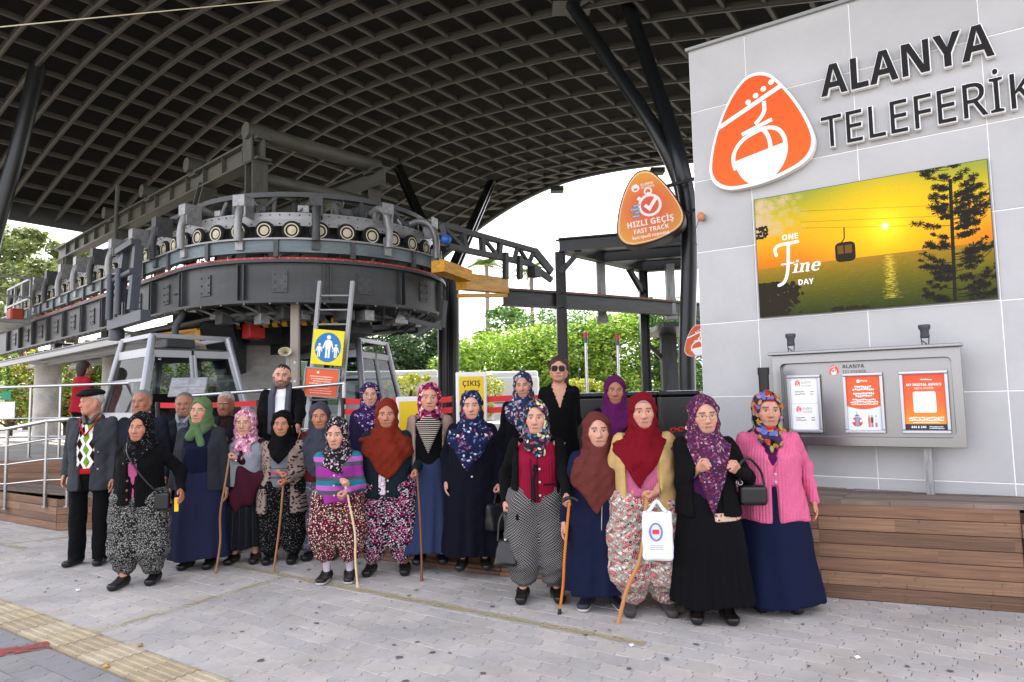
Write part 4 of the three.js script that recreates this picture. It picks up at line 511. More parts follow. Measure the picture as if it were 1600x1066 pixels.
for (const [px, top, w, d, c, lab] of [[590, 497, 110, 25.5, 'dark', 'dark leafy shrub behind the second gondola cabin'], [655, 505, 100, 27, 'dark', 'dark shrub directly behind the hanging arm'], [735, 520, 120, 26, 'bright', 'bright green shrub beside the double column'], [800, 512, 120, 27, 'bright', 'bright green shrub below the yellow boom'], [860, 508, 110, 26.2, 'bright', 'bright shrub behind the sunglasses woman'], [915, 492, 120, 27, 'mid', 'tall green shrub behind the first signal lamp'], [965, 488, 110, 26, 'bright', 'green shrub behind the second signal lamp'], [1030, 470, 120, 27, 'mid', 'tall green shrub behind the inner portal post'], [1085, 480, 120, 26, 'mid', 'green shrub behind the shelter post'], [690, 535, 130, 29, 'mid', 'green shrub in the second row behind the column'], [880, 480, 150, 31, 'mid', 'green shrub in the second row behind the portal post']]) tree('hedge_shrub', lab, 'shrub', px, top, 645, d * 1.38, w * 1.3, 9500, .22, gr[c], { ...HG, nb: 60 });
tree('yellow_shrub', 'yellow green shrub in front of the white box van', 'shrub', 640, 585, 650, 30, 120, 3000, .15, gr.yell); tree('yellow_shrub', 'yellow green shrub beside the exit sign', 'shrub', 745, 580, 650, 30, 100, 2600, .15, gr.yell); tree('yellow_shrub', 'low yellow green shrub behind the sunglasses woman', 'shrub', 905, 592, 650, 28, 90, 2400, .14, gr.yell);
tree('broadleaf_tree', 'round dark tree beyond the palms', 'tree', 790, 480, 560, 48, 95, 3500, .3, gr.mid); tree('broadleaf_tree', 'tall hazy olive tree at the canopy eave', 'tree', 20, 352, 470, 32, 150, 5500, .25, gr.olive); tree('broadleaf_tree', 'broad olive tree behind the maintenance basket', 'tree', 110, 384, 500, 34, 150, 5000, .25, gr.olive); tree('broadleaf_tree', 'low bright tree behind the upper beams', 'tree', 45, 410, 520, 30, 150, 4500, .24, gr.olive);
for (const [px, top, w, lab] of [[20, 545, 110, 'flowering shrub with orange blooms beyond the far end of the platform'], [105, 548, 110, 'flowering shrub with orange blooms between the two pillars'], [150, 552, 90, 'flowering shrub close behind the second pillar'], [225, 550, 120, 'flowering shrub behind the first gondola cabin'], [330, 560, 130, 'flowering shrub seen through the cabin windows']]) tree('flowering_shrub', lab, 'shrub', px, top, 660, 23, w, 4200, .14, [...gr.bright, ...gr.mid], { accent: [0xc0601c, .16], group: 'flowering shrubs behind the track' });
for (const [px, top, lab] of [[762, 402, 'palm tree seen behind the yellow boom'], [832, 412, 'palm tree beyond the tip of the end truss']]) { const d = 52, p = at(px, 500, d), H = at(px, top + 12, d).y, t = thing('palm_tree', lab, 'palm tree', [p.x, 0, p.z], 0, 'palm trees beyond the hedge'); obj('trunk', new THREE.CylinderGeometry(.14, .2, H, 12, 8).translate(0, H / 2, 0), mat(0x8a8070, .9, { map: grimeTex }), t); for (let k = 0; k < 22; k++) { const a = k * 2.4, el = rr(-.5, 1), L = rr(1.3, 1.9), f = []; const dir = V(Math.cos(a) * Math.cos(el), Math.sin(el), Math.sin(a) * Math.cos(el)), pts = [0, .35, .7, 1].map(s => dir.clone().multiplyScalar(L * s).add(V(0, -.55 * L * s * s, 0))); f.push(tube(pts, .025, 8, 5)); const cv = new THREE.CatmullRomCurve3(pts); for (let j = 1; j < 13; j++) { const q = cv.getPoint(j / 13), sd = V(-Math.sin(a), -.35, Math.cos(a)); for (const s of [-1, 1]) { const l = .5 * Math.sin(j / 13 * 2.6 + .4), e = q.clone().add(V(sd.x * s, -.4, sd.z * s).multiplyScalar(l)).add(dir.clone().multiplyScalar(.2)); const g = new THREE.BufferGeometry().setFromPoints([q, e, q.clone().add(dir.clone().multiplyScalar(.1))]); g.computeVertexNormals(); g.setAttribute('uv', new THREE.Float32BufferAttribute([0, 0, 1, 0, 0, 1], 2)); f.push(g); } } obj('frond', f.map(g => g.translate(0, H, 0)), mat([0x5f7d2c, 0x7a8f36, 0x4b6a26][k % 3], .6, { side: THREE.DoubleSide }), t); } }
struct(obj('hill', new THREE.SphereGeometry(120, 40, 20).scale(1.6, .22, 1).translate(-160, -4, -330), mat(0x5d6b4c, .95)));
{ const p = at(128, 640, 12.9), g = thing('wall_notice', 'green and white notice board on the platform railing', 'notice', at(10, 618, 12).toArray()); obj('green_plate', box(.16, .15, .01, 0, 0, .005), mat(0x1b8a62, .5), g); obj('white_plate', box(.26, .3, .01, .02, -.26, 0), M.white, g); }

// ---------- people: distance-field bodies and clothes, meshed with surface nets ----------
const smin = (a, b, k) => { const h = Math.max(k - Math.abs(a - b), 0) / k; return Math.min(a, b) - h * h * k * .25; };
const smax = (a, b, k) => -smin(-a, -b, k);
const rcone = (A, B, ra, rb) => { const dx = B.x - A.x, dy = B.y - A.y, dz = B.z - A.z, l2 = dx * dx + dy * dy + dz * dz || 1e-9; return (x, y, z) => { const px = x - A.x, py = y - A.y, pz = z - A.z; let t = (px * dx + py * dy + pz * dz) / l2; t = t < 0 ? 0 : t > 1 ? 1 : t; const ex = px - dx * t, ey = py - dy * t, ez = pz - dz * t; return Math.sqrt(ex * ex + ey * ey + ez * ez) - (ra + (rb - ra) * t); }; };
const ell = (cx, cy, cz, rx, ry, rz) => { const m = Math.min(rx, ry, rz); return (x, y, z) => { const a = (x - cx) / rx, b = (y - cy) / ry, c = (z - cz) / rz; return (Math.sqrt(a * a + b * b + c * c) - 1) * m; }; };
function loft(prof) { // [y, half width, half depth, z offset] from bottom to top
  const y0 = prof[0][0], y1 = prof.at(-1)[0], n = 220, T = new Float32Array((n + 1) * 3);
  for (let i = 0; i <= n; i++) { const y = y0 + (y1 - y0) * i / n; let k = 0; while (k < prof.length - 2 && y > prof[k + 1][0]) k++; const a = prof[k], b = prof[k + 1]; let t = (y - a[0]) / (b[0] - a[0]); t = t * t * (3 - 2 * t); for (let j = 0; j < 3; j++) T[i * 3 + j] = a[j + 1] + (b[j + 1] - a[j + 1]) * t; }
  return (x, y, z, m = 1) => { const i = clamp(Math.round((y - y0) / (y1 - y0) * n), 0, n) * 3, w = T[i] * m, d = T[i + 1] * m; const a = x / w, b = (z - T[i + 2]) / d; return Math.max((Math.sqrt(a * a + b * b) - 1) * Math.min(w, d), y - y1, y0 - y); };
}
function snet(f, mn, mx, c) {
  const nx = Math.ceil((mx[0] - mn[0]) / c) + 1, ny = Math.ceil((mx[1] - mn[1]) / c) + 1, nz = Math.ceil((mx[2] - mn[2]) / c) + 1, v = new Float32Array(nx * ny * nz);
  const BK = 5, lim = BK * c * .87 * 1.5 + .03;
  for (let k0 = 0; k0 < nz; k0 += BK) for (let j0 = 0; j0 < ny; j0 += BK) for (let i0 = 0; i0 < nx; i0 += BK) { // far blocks keep one value
    const m = f(mn[0] + (i0 + 2) * c, mn[1] + (j0 + 2) * c, mn[2] + (k0 + 2) * c), far = Math.abs(m) > lim;
    for (let k = k0; k < Math.min(nz, k0 + BK); k++) for (let j = j0; j < Math.min(ny, j0 + BK); j++) for (let i = i0; i < Math.min(nx, i0 + BK); i++) v[i + j * nx + k * nx * ny] = far ? m : f(mn[0] + i * c, mn[1] + j * c, mn[2] + k * c);
  }
  const id = new Int32Array(nx * ny * nz).fill(-1), pos = [], idx = [], S = [1, nx, nx * ny], C = [0, 1, nx, nx + 1, nx * ny, nx * ny + 1, nx * ny + nx, nx * ny + nx + 1];
  const E = [[0, 1], [2, 3], [4, 5], [6, 7], [0, 2], [1, 3], [4, 6], [5, 7], [0, 4], [1, 5], [2, 6], [3, 7]];
  for (let k = 0; k < nz - 1; k++) for (let j = 0; j < ny - 1; j++) for (let i = 0; i < nx - 1; i++) {
    const o = i + j * nx + k * nx * ny; let m = 0; for (let t = 0; t < 8; t++) if (v[o + C[t]] < 0) m |= 1 << t; if (!m || m === 255) continue;
    let x = 0, y = 0, z = 0, n = 0; for (const [a, b] of E) { if ((m >> a & 1) === (m >> b & 1)) continue; const va = v[o + C[a]], vb = v[o + C[b]], t = va / (va - vb); x += (a & 1) + ((b & 1) - (a & 1)) * t; y += (a >> 1 & 1) + ((b >> 1 & 1) - (a >> 1 & 1)) * t; z += (a >> 2 & 1) + ((b >> 2 & 1) - (a >> 2 & 1)) * t; n++; }
    id[o] = pos.length / 3; pos.push(mn[0] + (i + x / n) * c, mn[1] + (j + y / n) * c, mn[2] + (k + z / n) * c);
  }
  for (let k = 1; k < nz - 1; k++) for (let j = 1; j < ny - 1; j++) for (let i = 1; i < nx - 1; i++) {
    const o = i + j * nx + k * nx * ny; for (let a = 0; a < 3; a++) { const s0 = v[o] < 0, s1 = v[o + S[a]] < 0; if (s0 === s1) continue; const u = S[(a + 1) % 3], w = S[(a + 2) % 3], A = id[o - u - w], B = id[o - w], Cc = id[o], D = id[o - u]; if (A < 0 || B < 0 || Cc < 0 || D < 0) continue; if (s0) idx.push(A, B, Cc, A, Cc, D); else idx.push(A, Cc, B, A, D, Cc); }
  }
  const g = new THREE.BufferGeometry(); g.setAttribute('position', new THREE.Float32BufferAttribute(pos, 3)); g.setIndex(idx); g.computeVertexNormals(); return g;
}
const setUv = (g, f) => { const p = g.attributes.position, u = new Float32Array(p.count * 2); for (let i = 0; i < p.count; i++) { const r = f(p.getX(i), p.getY(i), p.getZ(i)); u[i * 2] = r[0]; u[i * 2 + 1] = r[1]; } g.setAttribute('uv', new THREE.BufferAttribute(u, 2)); return g; };
// head: chin at -.115, crown at +.115, face towards +z
const headCache = {};
function headGeo(kind) {
  if (headCache[kind]) return headCache[kind];
  const male = kind[0] === 'm', old = kind.includes('o'), w = old || male ? 1.04 : .97, e = .031, jaw = male ? .03 : old ? .026 : .021, lean = old ? .004 : 0;
  const P = [[ell(0, .03, -.012, .078 * w, .088, .098), .001], [ell(0, -.025, .016, .064 * w, .09, .078), .03], [rcone(V(-.02, -.094, .055), V(.02, -.094, .055), jaw, jaw), .035], [rcone(V(-.05, -.06, .01), V(.05, -.06, .01), .03, .03), .03],
    [rcone(V(-.041, -.028, .062), V(-.03, -.05, .066), male ? .017 : .023, male ? .016 : .02), .025], [rcone(V(.041, -.028, .062), V(.03, -.05, .066), male ? .017 : .023, male ? .016 : .02), .025], [rcone(V(-.034, .022, male ? .08 : .077), V(.034, .022, male ? .08 : .077), male ? .0125 : .0105, male ? .0125 : .0105), .018],
    [rcone(V(0, .01, .088), V(0, -.034, .106), .0072, .0112 + (male ? .0025 : old ? .001 : 0)), .012], [rcone(V(-.013, -.039, .094), V(.013, -.039, .094), .0095, .0095), .01], [rcone(V(-.019, -.066, .086), V(.019, -.066, .086), .0065, .0065), .01], [rcone(V(-.016, -.075, .084), V(.016, -.075, .084), .0075, .0075), .008]];
  const sock = [ell(-e, -.001, .1, .021, .0135, .019), ell(e, -.001, .1, .021, .0135, .019)], balls = [ell(-e, -.002, .0745, .0135, .0125, .0135), ell(e, -.002, .0745, .0135, .0125, .0135)], mouth = rcone(V(-.022, -.0705, .096), V(.022, -.0705, .096), .0035, .0035);
  const ears = [ell(-.079 * w, -.008, -.008, .011, .033, .02), ell(.079 * w, -.008, -.008, .011, .033, .02)], neck = rcone(V(0, -.06, -.02), V(0, -.22, -.035), male ? .058 : .05, male ? .066 : .056);
  const folds = old ? [rcone(V(-.022, -.04, .095), V(-.034, -.078, .078), .002, .002), rcone(V(.022, -.04, .095), V(.034, -.078, .078), .002, .002)] : [];
  const f = (x, y, z) => { let d = P[0][0](x, y, z); for (let i = 1; i < P.length; i++) d = smin(d, P[i][0](x, y, z), P[i][1]); for (const s of sock) d = smax(d, -s(x, y, z), .008); for (const s of balls) d = Math.min(d, s(x, y, z)); d = smax(d, -mouth(x, y, z), .004); for (const s of folds) d = smax(d, -s(x, y, z), .006); for (const s of ears) d = smin(d, s(x, y, z), .01); return smin(d, neck(x, y, z), .03); };
  return headCache[kind] = snet(f, [-.1, -.225, -.13], [.1, .13, .13], .0046);
}
const lin = h => { const c = new THREE.Color(h); return [c.r, c.g, c.b]; };
function paintHead(g, o) { // skin, lips, brows, eyes, beard: matter colours by place on the face
  const p = g.attributes.position, C = new Float32Array(p.count * 3), sk = lin(o.skin), lip = lin(o.lip ?? 0x9c5a50), br = lin(o.brow ?? 0x4a3c34), ey = [.42, .39, .36], ir = [.035, .022, .016], bd = o.beard && lin(o.beard), ph = o.seed ?? 1;
  for (let i = 0; i < p.count; i++) {
    const x = p.getX(i), y = p.getY(i), z = p.getZ(i), ax = Math.abs(x); let c = sk; const n = 1 + .08 * Math.sin(x * 90 + ph) * Math.sin(y * 75 + ph * 2) + .05 * Math.sin(x * 310 + y * 270 + ph); c = sk.map((q, k) => q * n * (k ? 1 : 1.02));
    if (z > .05 && y < -.015 && y > -.055 && ax > .02) c = [c[0] * 1.06, c[1] * .9, c[2] * .88];
    const ex = ax - .031, dd = Math.hypot(ex, (y + .002) * 1.5);
    if (z > .066 && ax > .017 && ax < .046 && y < .0075 && y > -.0095) { const lid = Math.pow(ex / .0145, 2); if (Math.abs(y + .001) < .0058 * (1 - lid)) c = Math.abs(ex) < .0058 ? ir : ey; else if (y > 0 && Math.abs(y + .001) < .0085 * (1.1 - lid)) c = c.map((q, k) => q * .45 + br[k] * .3); }
    if (z > .055 && ax > .012 && ax < .05 && Math.abs(y - (.024 - Math.pow((ax - .03) * 14, 2) * .03)) < (o.bt ?? .0034)) c = br;
    if (z > .075 && ax < .023 && y < -.0635 - ax * .12 && y > -.079 + ax * .2) c = Math.abs(y + .0705) < .0018 ? lip.map(q => q * .5) : lip.map((q, k) => q * .7 + c[k] * .3);
    else if (bd && z > -.01 && ((y < -.05 && !(ax < .02 && y > -.079 && y < -.063)) || (ax > .058 && y < -.01)) && y > -.135) c = bd.map((q, k) => q * .75 + c[k] * .25);
    if (o.tache && z > .07 && ax < .03 && y < -.048 && y > -.062) c = lin(o.tache);
    C.set(c, i * 3);
  }
  g.setAttribute('color', new THREE.BufferAttribute(C, 3)); return g;
}
const handCache = {};
function handGeo(kind) { // left hand, wrist at the origin, fingers down, palm towards -x, thumb forward
  if (handCache[kind]) return handCache[kind];
  const grip = kind === 'grip', L = [[.03, .078, .043], [.01, .088, .049], [-.011, .083, .045], [-.03, .068, .035]], parts = [[rcone(V(0, .02, 0), V(0, -.02, .0), .026, .026), .02]];
  for (const [z, , ] of L) parts.push([rcone(V(0, -.02, z * .7), V(.002, -.085, z), .017, .0125), .014]);
  L.forEach(([z, len], i) => { const a = grip ? [1.25, 2.5, 3.6] : [.18 + i * .06, .5 + i * .08, .8 + i * .08]; let p = V(.002, -.086, z), s = [len * .45, len * .32, len * .25]; for (let k = 0; k < 3; k++) { const q = p.clone().add(V(-Math.sin(a[k]) * s[k], -Math.cos(a[k]) * s[k], grip ? 0 : z * .04)); parts.push([rcone(p, q, .0098 - k * .0009, .0092 - k * .0009), k ? .003 : .008]); p = q; } });
  const t = grip ? [V(-.008, -.03, .032), V(-.03, -.06, .046), V(-.046, -.085, .03), V(-.048, -.095, .012)] : [V(-.006, -.03, .03), V(-.014, -.058, .05), V(-.017, -.083, .058), V(-.018, -.104, .058)]; for (let k = 0; k < 3; k++) parts.push([rcone(t[k], t[k + 1], .0135 - k * .0018, .0118 - k * .0018), k ? .004 : .014]);
  const f = (x, y, z) => { let d = 1; for (const [g, k] of parts) d = smin(d, g(x, y, z), k); return d; };
  return handCache[kind] = snet(f, [-.085, -.205, -.065], [.045, .05, .085], .0048);
}
const flipX = g => { g.scale(-1, 1, 1); const i = g.index; for (let k = 0; k < i.count; k += 3) { const a = i.getX(k); i.setX(k, i.getX(k + 1)); i.setX(k + 1, a); } g.computeVertexNormals(); return g; };
const flat = (g, c) => { const n = g.attributes.position.count, C = new Float32Array(n * 3), k = lin(c); for (let i = 0; i < n; i++) C.set(k, i * 3); g.setAttribute('color', new THREE.BufferAttribute(C, 3)); return g; };
// ---------- cloth ----------
const cloth = (c, o = {}) => new THREE.MeshPhysicalMaterial({ color: c, roughness: .95, specularIntensity: .3, sheen: .06, sheenRoughness: .6, sheenColor: new THREE.Color(c).lerp(new THREE.Color(0xffffff), .2), ...o });
const weave = dtex(64, 64, (x, y) => { const v = 128 + 60 * Math.sin(x / 64 * 6.283 * 16) * Math.sin(y / 64 * 6.283 * 16); return [v, v, v]; }, false);
const knitB = dtex(128, 128, (x, y) => { const u = (x % 32) / 32, w = (y % 16) / 16, v = 255 * Math.pow(Math.abs(Math.sin(u * Math.PI)), .6) * (.45 + .55 * Math.abs(Math.sin((w + Math.abs(u - .5)) * Math.PI))); return [v, v, v]; }, false);
const TILE = .24;
function blobTex(base, pal, n, r0, r1, sd, opt = {}) { // printed cotton: blossoms, sprigs or blots over a ground colour
  return canvasTex(256, 256, (c) => {
    let s = sd * 9301 + 7; const R = () => { s = (s * 1664525 + 1013904223) % 4294967296; return s / 4294967296; }; c.fillStyle = base; c.fillRect(0, 0, 256, 256);
    for (let i = 0; i < n; i++) { const x = R() * 256, y = R() * 256, r = r0 + (r1 - r0) * R(), k = pal[Math.floor(R() * pal.length)], a = R() * 6.3; for (const ox of [-256, 0, 256]) for (const oy of [-256, 0, 256]) { if (x + ox < -r * 2 || x + ox > 256 + r * 2 || y + oy < -r * 2 || y + oy > 256 + r * 2) continue; c.save(); c.translate(x + ox, y + oy); c.rotate(a); c.fillStyle = k;
      if (opt.flower && r > (r0 + r1) * .42) { for (let p = 0; p < 5; p++) { c.beginPath(); c.arc(Math.cos(p * 1.257) * r * .6, Math.sin(p * 1.257) * r * .6, r * .48, 0, 7); c.fill(); } c.fillStyle = opt.flower; c.beginPath(); c.arc(0, 0, r * .36, 0, 7); c.fill(); } else { c.beginPath(); c.ellipse(0, 0, r, r * (opt.thin ?? .6), 0, 0, 7); c.fill(); } c.restore(); } }
  });
}
const wrapT = t => { t.wrapS = t.wrapT = THREE.RepeatWrapping; return t; };
const print = (base, pal, n, r0, r1, sd, opt) => cloth(0xffffff, { map: wrapT(blobTex(base, pal, n, r0, r1, sd, opt)), sheen: .1 });
const drawn = draw => cloth(0xffffff, { map: wrapT(canvasTex(256, 256, draw)), sheen: .1 });
const knit = (c, s = 1) => cloth(c, { bumpMap: rep(knitB, 3.2 * s, 3.2 * s), bumpScale: .006 });
const plain = c => cloth(c, { bumpMap: rep(weave, 4, 4), bumpScale: .0006 });
const shoeM = mat(0x141314, .42), shoeNavy = mat(0x252a3a, .7), soleM = mat(0xb9b6b0, .7);
const bodyM = new THREE.MeshPhysicalMaterial({ vertexColors: true, roughness: .58, sheen: .15, sheenRoughness: .5 });
const buttonG = new THREE.CylinderGeometry(.009, .009, .005, 12).rotateX(Math.PI / 2);
const clearLens = new THREE.MeshPhysicalMaterial({ color: 0xffffff, roughness: .02, transmission: 1, thickness: 0 });
function person(o) {
  const H = o.H, g = o.g ?? 1, male = o.male, lab = o.label, root = thing('person', lab, 'person', [o.x, o.y ?? 0, o.z], o.yaw ?? 0, 'people in the group portrait'); root.updateMatrixWorld(true);
  const ph = (o.x * 37.7 + o.z * 11.3), toL = p => root.worldToLocal(p.clone());
  const hs = o.hs ?? (male ? 1.05 : 1.07), sh = (male ? .18 : .155) * (.6 + .4 * g), yS = H - (male ? .315 : .325), lift = o.stoop ?? 0;
  // fold noise
  const fold = (x, y, z, a) => a * (Math.sin(x * 23 + y * 9 + ph) * Math.sin(z * 21 - y * 7 + ph * 2) + .6 * Math.sin(x * 41 - y * 31 + ph) * Math.sin(y * 17 + z * 33) + .4 * Math.sin(x * 79 + y * 52 + ph * 3) * Math.sin(z * 71 - y * 58));
  // arms
  const L1 = .165 * H + .01, L2 = .15 * H + .01, arms = [-1, 1].map(s => { // -1 is the person's right
    const spec = s < 0 ? o.R : o.L, S = V(s * sh, yS - .014, -.005); let T;
    if (!spec) T = V(s * (sh + .055 + .03 * g), yS - L1 - L2 + .0, .05); else if (spec.px) T = toL(at(spec.px[0], spec.px[1], -o.z - (spec.f ?? .15))); else T = V(...spec.at);
    const hd = spec?.dir ? V(...spec.dir).normalize() : null; const W = spec && spec.px ? T.clone().sub((hd ?? V(s * -.1, -.8, .3).normalize()).clone().multiplyScalar(.07)) : T.clone();
    const d = W.clone().sub(S); if (d.length() > (L1 + L2) * .995) d.setLength((L1 + L2) * .995); W.copy(S).add(d); const D = d.length(), a = (L1 * L1 - L2 * L2 + D * D) / (2 * D), h = Math.sqrt(Math.max(0, L1 * L1 - a * a)), u = d.clone().normalize(), hint = V(s * .4, -.3, -.85); hint.addScaledVector(u, -hint.dot(u)).normalize();
    const E = S.clone().addScaledVector(u, a).addScaledVector(hint, h); return { s, S, E, W, dir: hd ?? W.clone().sub(E).normalize(), pose: spec?.pose ?? 'relax', roll: spec?.roll ?? 0 }; });
  const ar = (male ? 1.0 : .95) * (.8 + .2 * g), sleeve = arms.map(a => [rcone(a.S, a.E, .061 * ar, .053 * ar), rcone(a.E, a.W, .053 * ar, .038 * ar)]);
  // torso outline, carried down to the hem
  const hem = o.hem ?? .48 * H, prof = [[.30 * H, .192 * g, .16 * g, 0], [.5 * H, .176 * g, .152 * g, .0], [.6 * H, .162 * g, .145 * g, .012], [.7 * H, .158 * g, .142 * g, .018], [yS - .03, sh * .98, .105, -.005], [yS + .03, .095, .08, -.012], [yS + .085, .06, .06, -.015]];
  if (male) { prof[0][1] = .2; prof[1][1] = .175; prof[1][2] = .13; prof[2][1] = .175; prof[2][2] = .128; prof[3][1] = .195; prof[3][2] = .135; }
  if (hem < .3 * H) prof.unshift([hem - .02, (o.hemW ?? .25) * g, (o.hemW ?? .25) * .82 * g, 0]);
  const tl = loft(prof), inner = (x, y, z) => tl(x, y, z);
  const outerT = (x, y, z) => { let d = tl(x, y, z) - .02 - (o.outer?.pad ?? .012) * clamp((.58 * H - y) / .2, 0, 1); for (const a of sleeve) for (const c of a) d = smin(d, c(x, y, z), .035); return d; };
  const X = sh + .36, top = yS + .12, bound = (lo, hi, w = X) => [[-w, lo, -.34], [w, hi, .42]];
  // body: one skin-coloured figure under the clothes
  { const fx = o.feet ?? .1, fz = s => (o.step ?? 0) * s, legs = [-1, 1].map(s => [rcone(V(s * .1, .48 * H, 0), V(s * fx, .27 * H, 0), .06, .05), rcone(V(s * fx, .27 * H, 0), V(s * fx, .06, fz(s) - .02), .052, .034), rcone(V(s * fx, .04, fz(s) - .02), V(s * fx, .035, fz(s) + .05), .028, .024)]);
    const thin = arms.flatMap(a => [rcone(a.S, a.E, .042, .036), rcone(a.E, a.W, .036, .025)]);
    const f = (x, y, z) => { let d = y > .52 * H ? tl(x, y, z, .84) + .008 : 1; for (const l of legs) for (const c of l) d = smin(d, c(x, y, z), .02); for (const c of thin) d = smin(d, c(x, y, z), .02); return d; };
    const parts = [flat(snet(f, [-X, -.01, -.3], [X, top, .4], .022), o.sock ?? o.skin)];
    const hm = new THREE.Matrix4().compose(V(o.hx ?? 0, H - .118 * hs, .025 + lift), new THREE.Quaternion().setFromEuler(new THREE.Euler((o.pitch ?? .03) + .04 * Math.sin(ph * 3), o.turn ?? .13 * Math.sin(ph * 5), o.tilt ?? .06 * Math.sin(ph * 7), 'YXZ')), V(1 + .05 * Math.sin(ph * 5), 1 + .02 * Math.sin(ph * 9), 1 + .03 * Math.sin(ph * 13)).multiplyScalar(hs)); root.userData.hm = undefined; o.hm = hm;
    parts.push(paintHead(headGeo(o.face ?? (male ? 'mo' : 'fo')).clone(), { seed: ph, ...o }).applyMatrix4(hm));
    for (const a of arms) { let h = handGeo(a.pose).clone(); if (a.s < 0) flipX(h); const q = new THREE.Quaternion().setFromUnitVectors(V(0, -1, 0), a.dir.clone().normalize()), r = new THREE.Quaternion().setFromAxisAngle(V(0, 1, 0), a.roll * a.s); h.scale(.86, .88, .86).applyQuaternion(q.multiply(r)).translate(a.W.x, a.W.y, a.W.z); const n = flat(h, o.skin); const C = n.attributes.color; for (let i = 0; i < C.count; i++) { const k = 1 + .1 * Math.sin(n.attributes.position.getX(i) * 400 + n.attributes.position.getY(i) * 300); C.setXYZ(i, C.getX(i) * .95 * k, C.getY(i) * .88 * k, C.getZ(i) * .85 * k); } parts.push(n); a.hand = a.W.clone().addScaledVector(a.dir, .075); }
    obj('body', merge(parts.map(p => { p.deleteAttribute('uv'); return p; })), bodyM, root); }
  o.arms = arms; o.root = root;
  const cyl = (x, y, z) => [Math.atan2(x, z) * .2 / TILE, y / TILE], pln = (x, y, z) => [(x + z * .35) / TILE, y / TILE];
  // lower garment
  const lw = o.lower, c1 = .0135;
  if (lw) {
    let f, uv = cyl, lo = lw.hem ?? .1;
    if (lw.type === 'skirt') { const s = loft([[lo - .03, (lw.w ?? .27) * g, (lw.w ?? .27) * .85 * g, 0], [.3 * H, .225 * g, .19 * g, 0], [.5 * H, .19 * g, .16 * g, 0], [.62 * H, .165 * g, .14 * g, .01]]), n = lw.n ?? 15, am = lw.amp ?? .03; f = (x, y, z) => { const th = Math.atan2(x, z), k = clamp((.56 * H - y) / (.4 * H), 0, 1), m = 1 + am * k * (Math.sin(th * n + Math.sin(y * 5 + ph)) + .5 * Math.sin(th * (n * .6 | 0) + ph)); return Math.max(s(x, y, z, m), lo + .012 * Math.sin(th * 3 + ph) - y); }; }
    else { const bag = lw.type === 'salwar', rk = bag ? (lw.w ?? .125) * g : .083, rt = bag ? .17 * g : .115, ra = bag ? .07 : .075, lg = [-1, 1].map(s => loft([[lo, ra * (bag ? .75 : 1), ra * (bag ? .8 : 1.1), 0], [lo + .05, bag ? ra * 1.35 : ra, bag ? ra * 1.3 : ra * 1.05, 0], [lo + .2, bag ? rk * .98 : .078, bag ? rk * .95 : .085, 0], [.32 * H, rk, rk * (bag ? 1 : 1.05), 0], [.5 * H, rt * .72, rt * .85, 0], [.56 * H, rt * .6, rt * .65, 0]])), sp = lw.sp ?? .112, hip = bag ? loft([[.38 * H, .1 * g, .09 * g, 0], [.5 * H, .18 * g, .145 * g, 0], [.58 * H, .15 * g, .125 * g, 0]]) : loft([[.42 * H, .1, .09, 0], [.5 * H, .165, .12, 0], [.56 * H, .16, .115, 0]]);
      f = (x, y, z) => { const k = clamp((y - lo) / (.4 * H), 0, 1), a = bag ? .010 : .004; let d = smin(lg[0](x + sp, y, z), lg[1](x - sp, y, z), bag ? .012 + .06 * k * k : .02); d = smin(d, hip(x, y, z), bag ? .07 : .04); return d + fold(x, y * 1.4, z, a * (1.2 - k * .4)); };
      uv = (x, y, z) => { const s = x < 0 ? -1 : 1; return [Math.atan2(x - s * .1, z) * .13 / TILE + s * .37 + .06 * Math.sin(y * 13 + ph), y / TILE + .05 * Math.sin(x * 21 + z * 17 + y * 5)]; }; }
    obj(lw.type === 'skirt' ? 'skirt' : 'trousers', setUv(snet(f, [-.42, lo - .05, -.36], [.42, .64 * H, .38], c1), uv), lw.mat, root);
  }
  // inner garment and open or closed outer garment
  const ou = o.outer, open = ou?.open, cut = (x, y, z) => { const h = open(y); return h <= 0 ? 1 : Math.max(Math.abs(x - (ou.ox ?? 0)) - h, -z, -(tl(x, y, z) + (y < (o.inHem ?? hem) + .01 ? .11 : .004))); };
  if (o.inner) obj(o.innerName ?? 'blouse', setUv(snet((x, y, z) => Math.max(tl(x, y, z) + fold(x, y, z, .003), (o.inHem ?? hem + .02) - y, y - (yS + (o.inTop ?? .06))), ...bound(Math.min(o.inHem ?? hem, hem) - .03, top, .3), .0125), pln), o.inner, root);
  if (ou) {
    const slW = arms.map(a => ({ W: a.W, d: a.W.clone().sub(a.E).normalize() })), vest = ou.sleeveless;
    const f = (x, y, z) => { let d = tl(x, y, z) - .02 - (ou.pad ?? .012) * clamp((.58 * H - y) / .2, 0, 1); const th = Math.atan2(x, z); if (y < .55 * H) d -= .017 * (Math.sin(th * 7 + ph) + .5 * Math.sin(th * 13 + ph * 2)) * clamp((.5 * H - y) / .5, 0, 1); if (!vest) for (const a of sleeve) for (const c of a) d = smin(d, c(x, y, z), .035); d += fold(x, y, z, ou.fold ?? .0055); d = Math.max(d, hem + .008 * Math.sin(th * 4 + ph) - y, y - (yS + (ou.neck ?? .055))); if (open) d = Math.max(d, -cut(x, y, z)); return d; };
    obj(ou.name ?? 'cardigan', setUv(snet(f, ...bound(hem - .04, top), c1), pln), ou.mat, root);
    if (ou.cuff) for (const a of arms) { const d = a.W.clone().sub(a.E).normalize(); obj('cuff', rod(a.W.clone().addScaledVector(d, -.02), a.W.clone().addScaledVector(d, .012), .043 * ar, .04 * ar, 18), ou.cuff, root); }
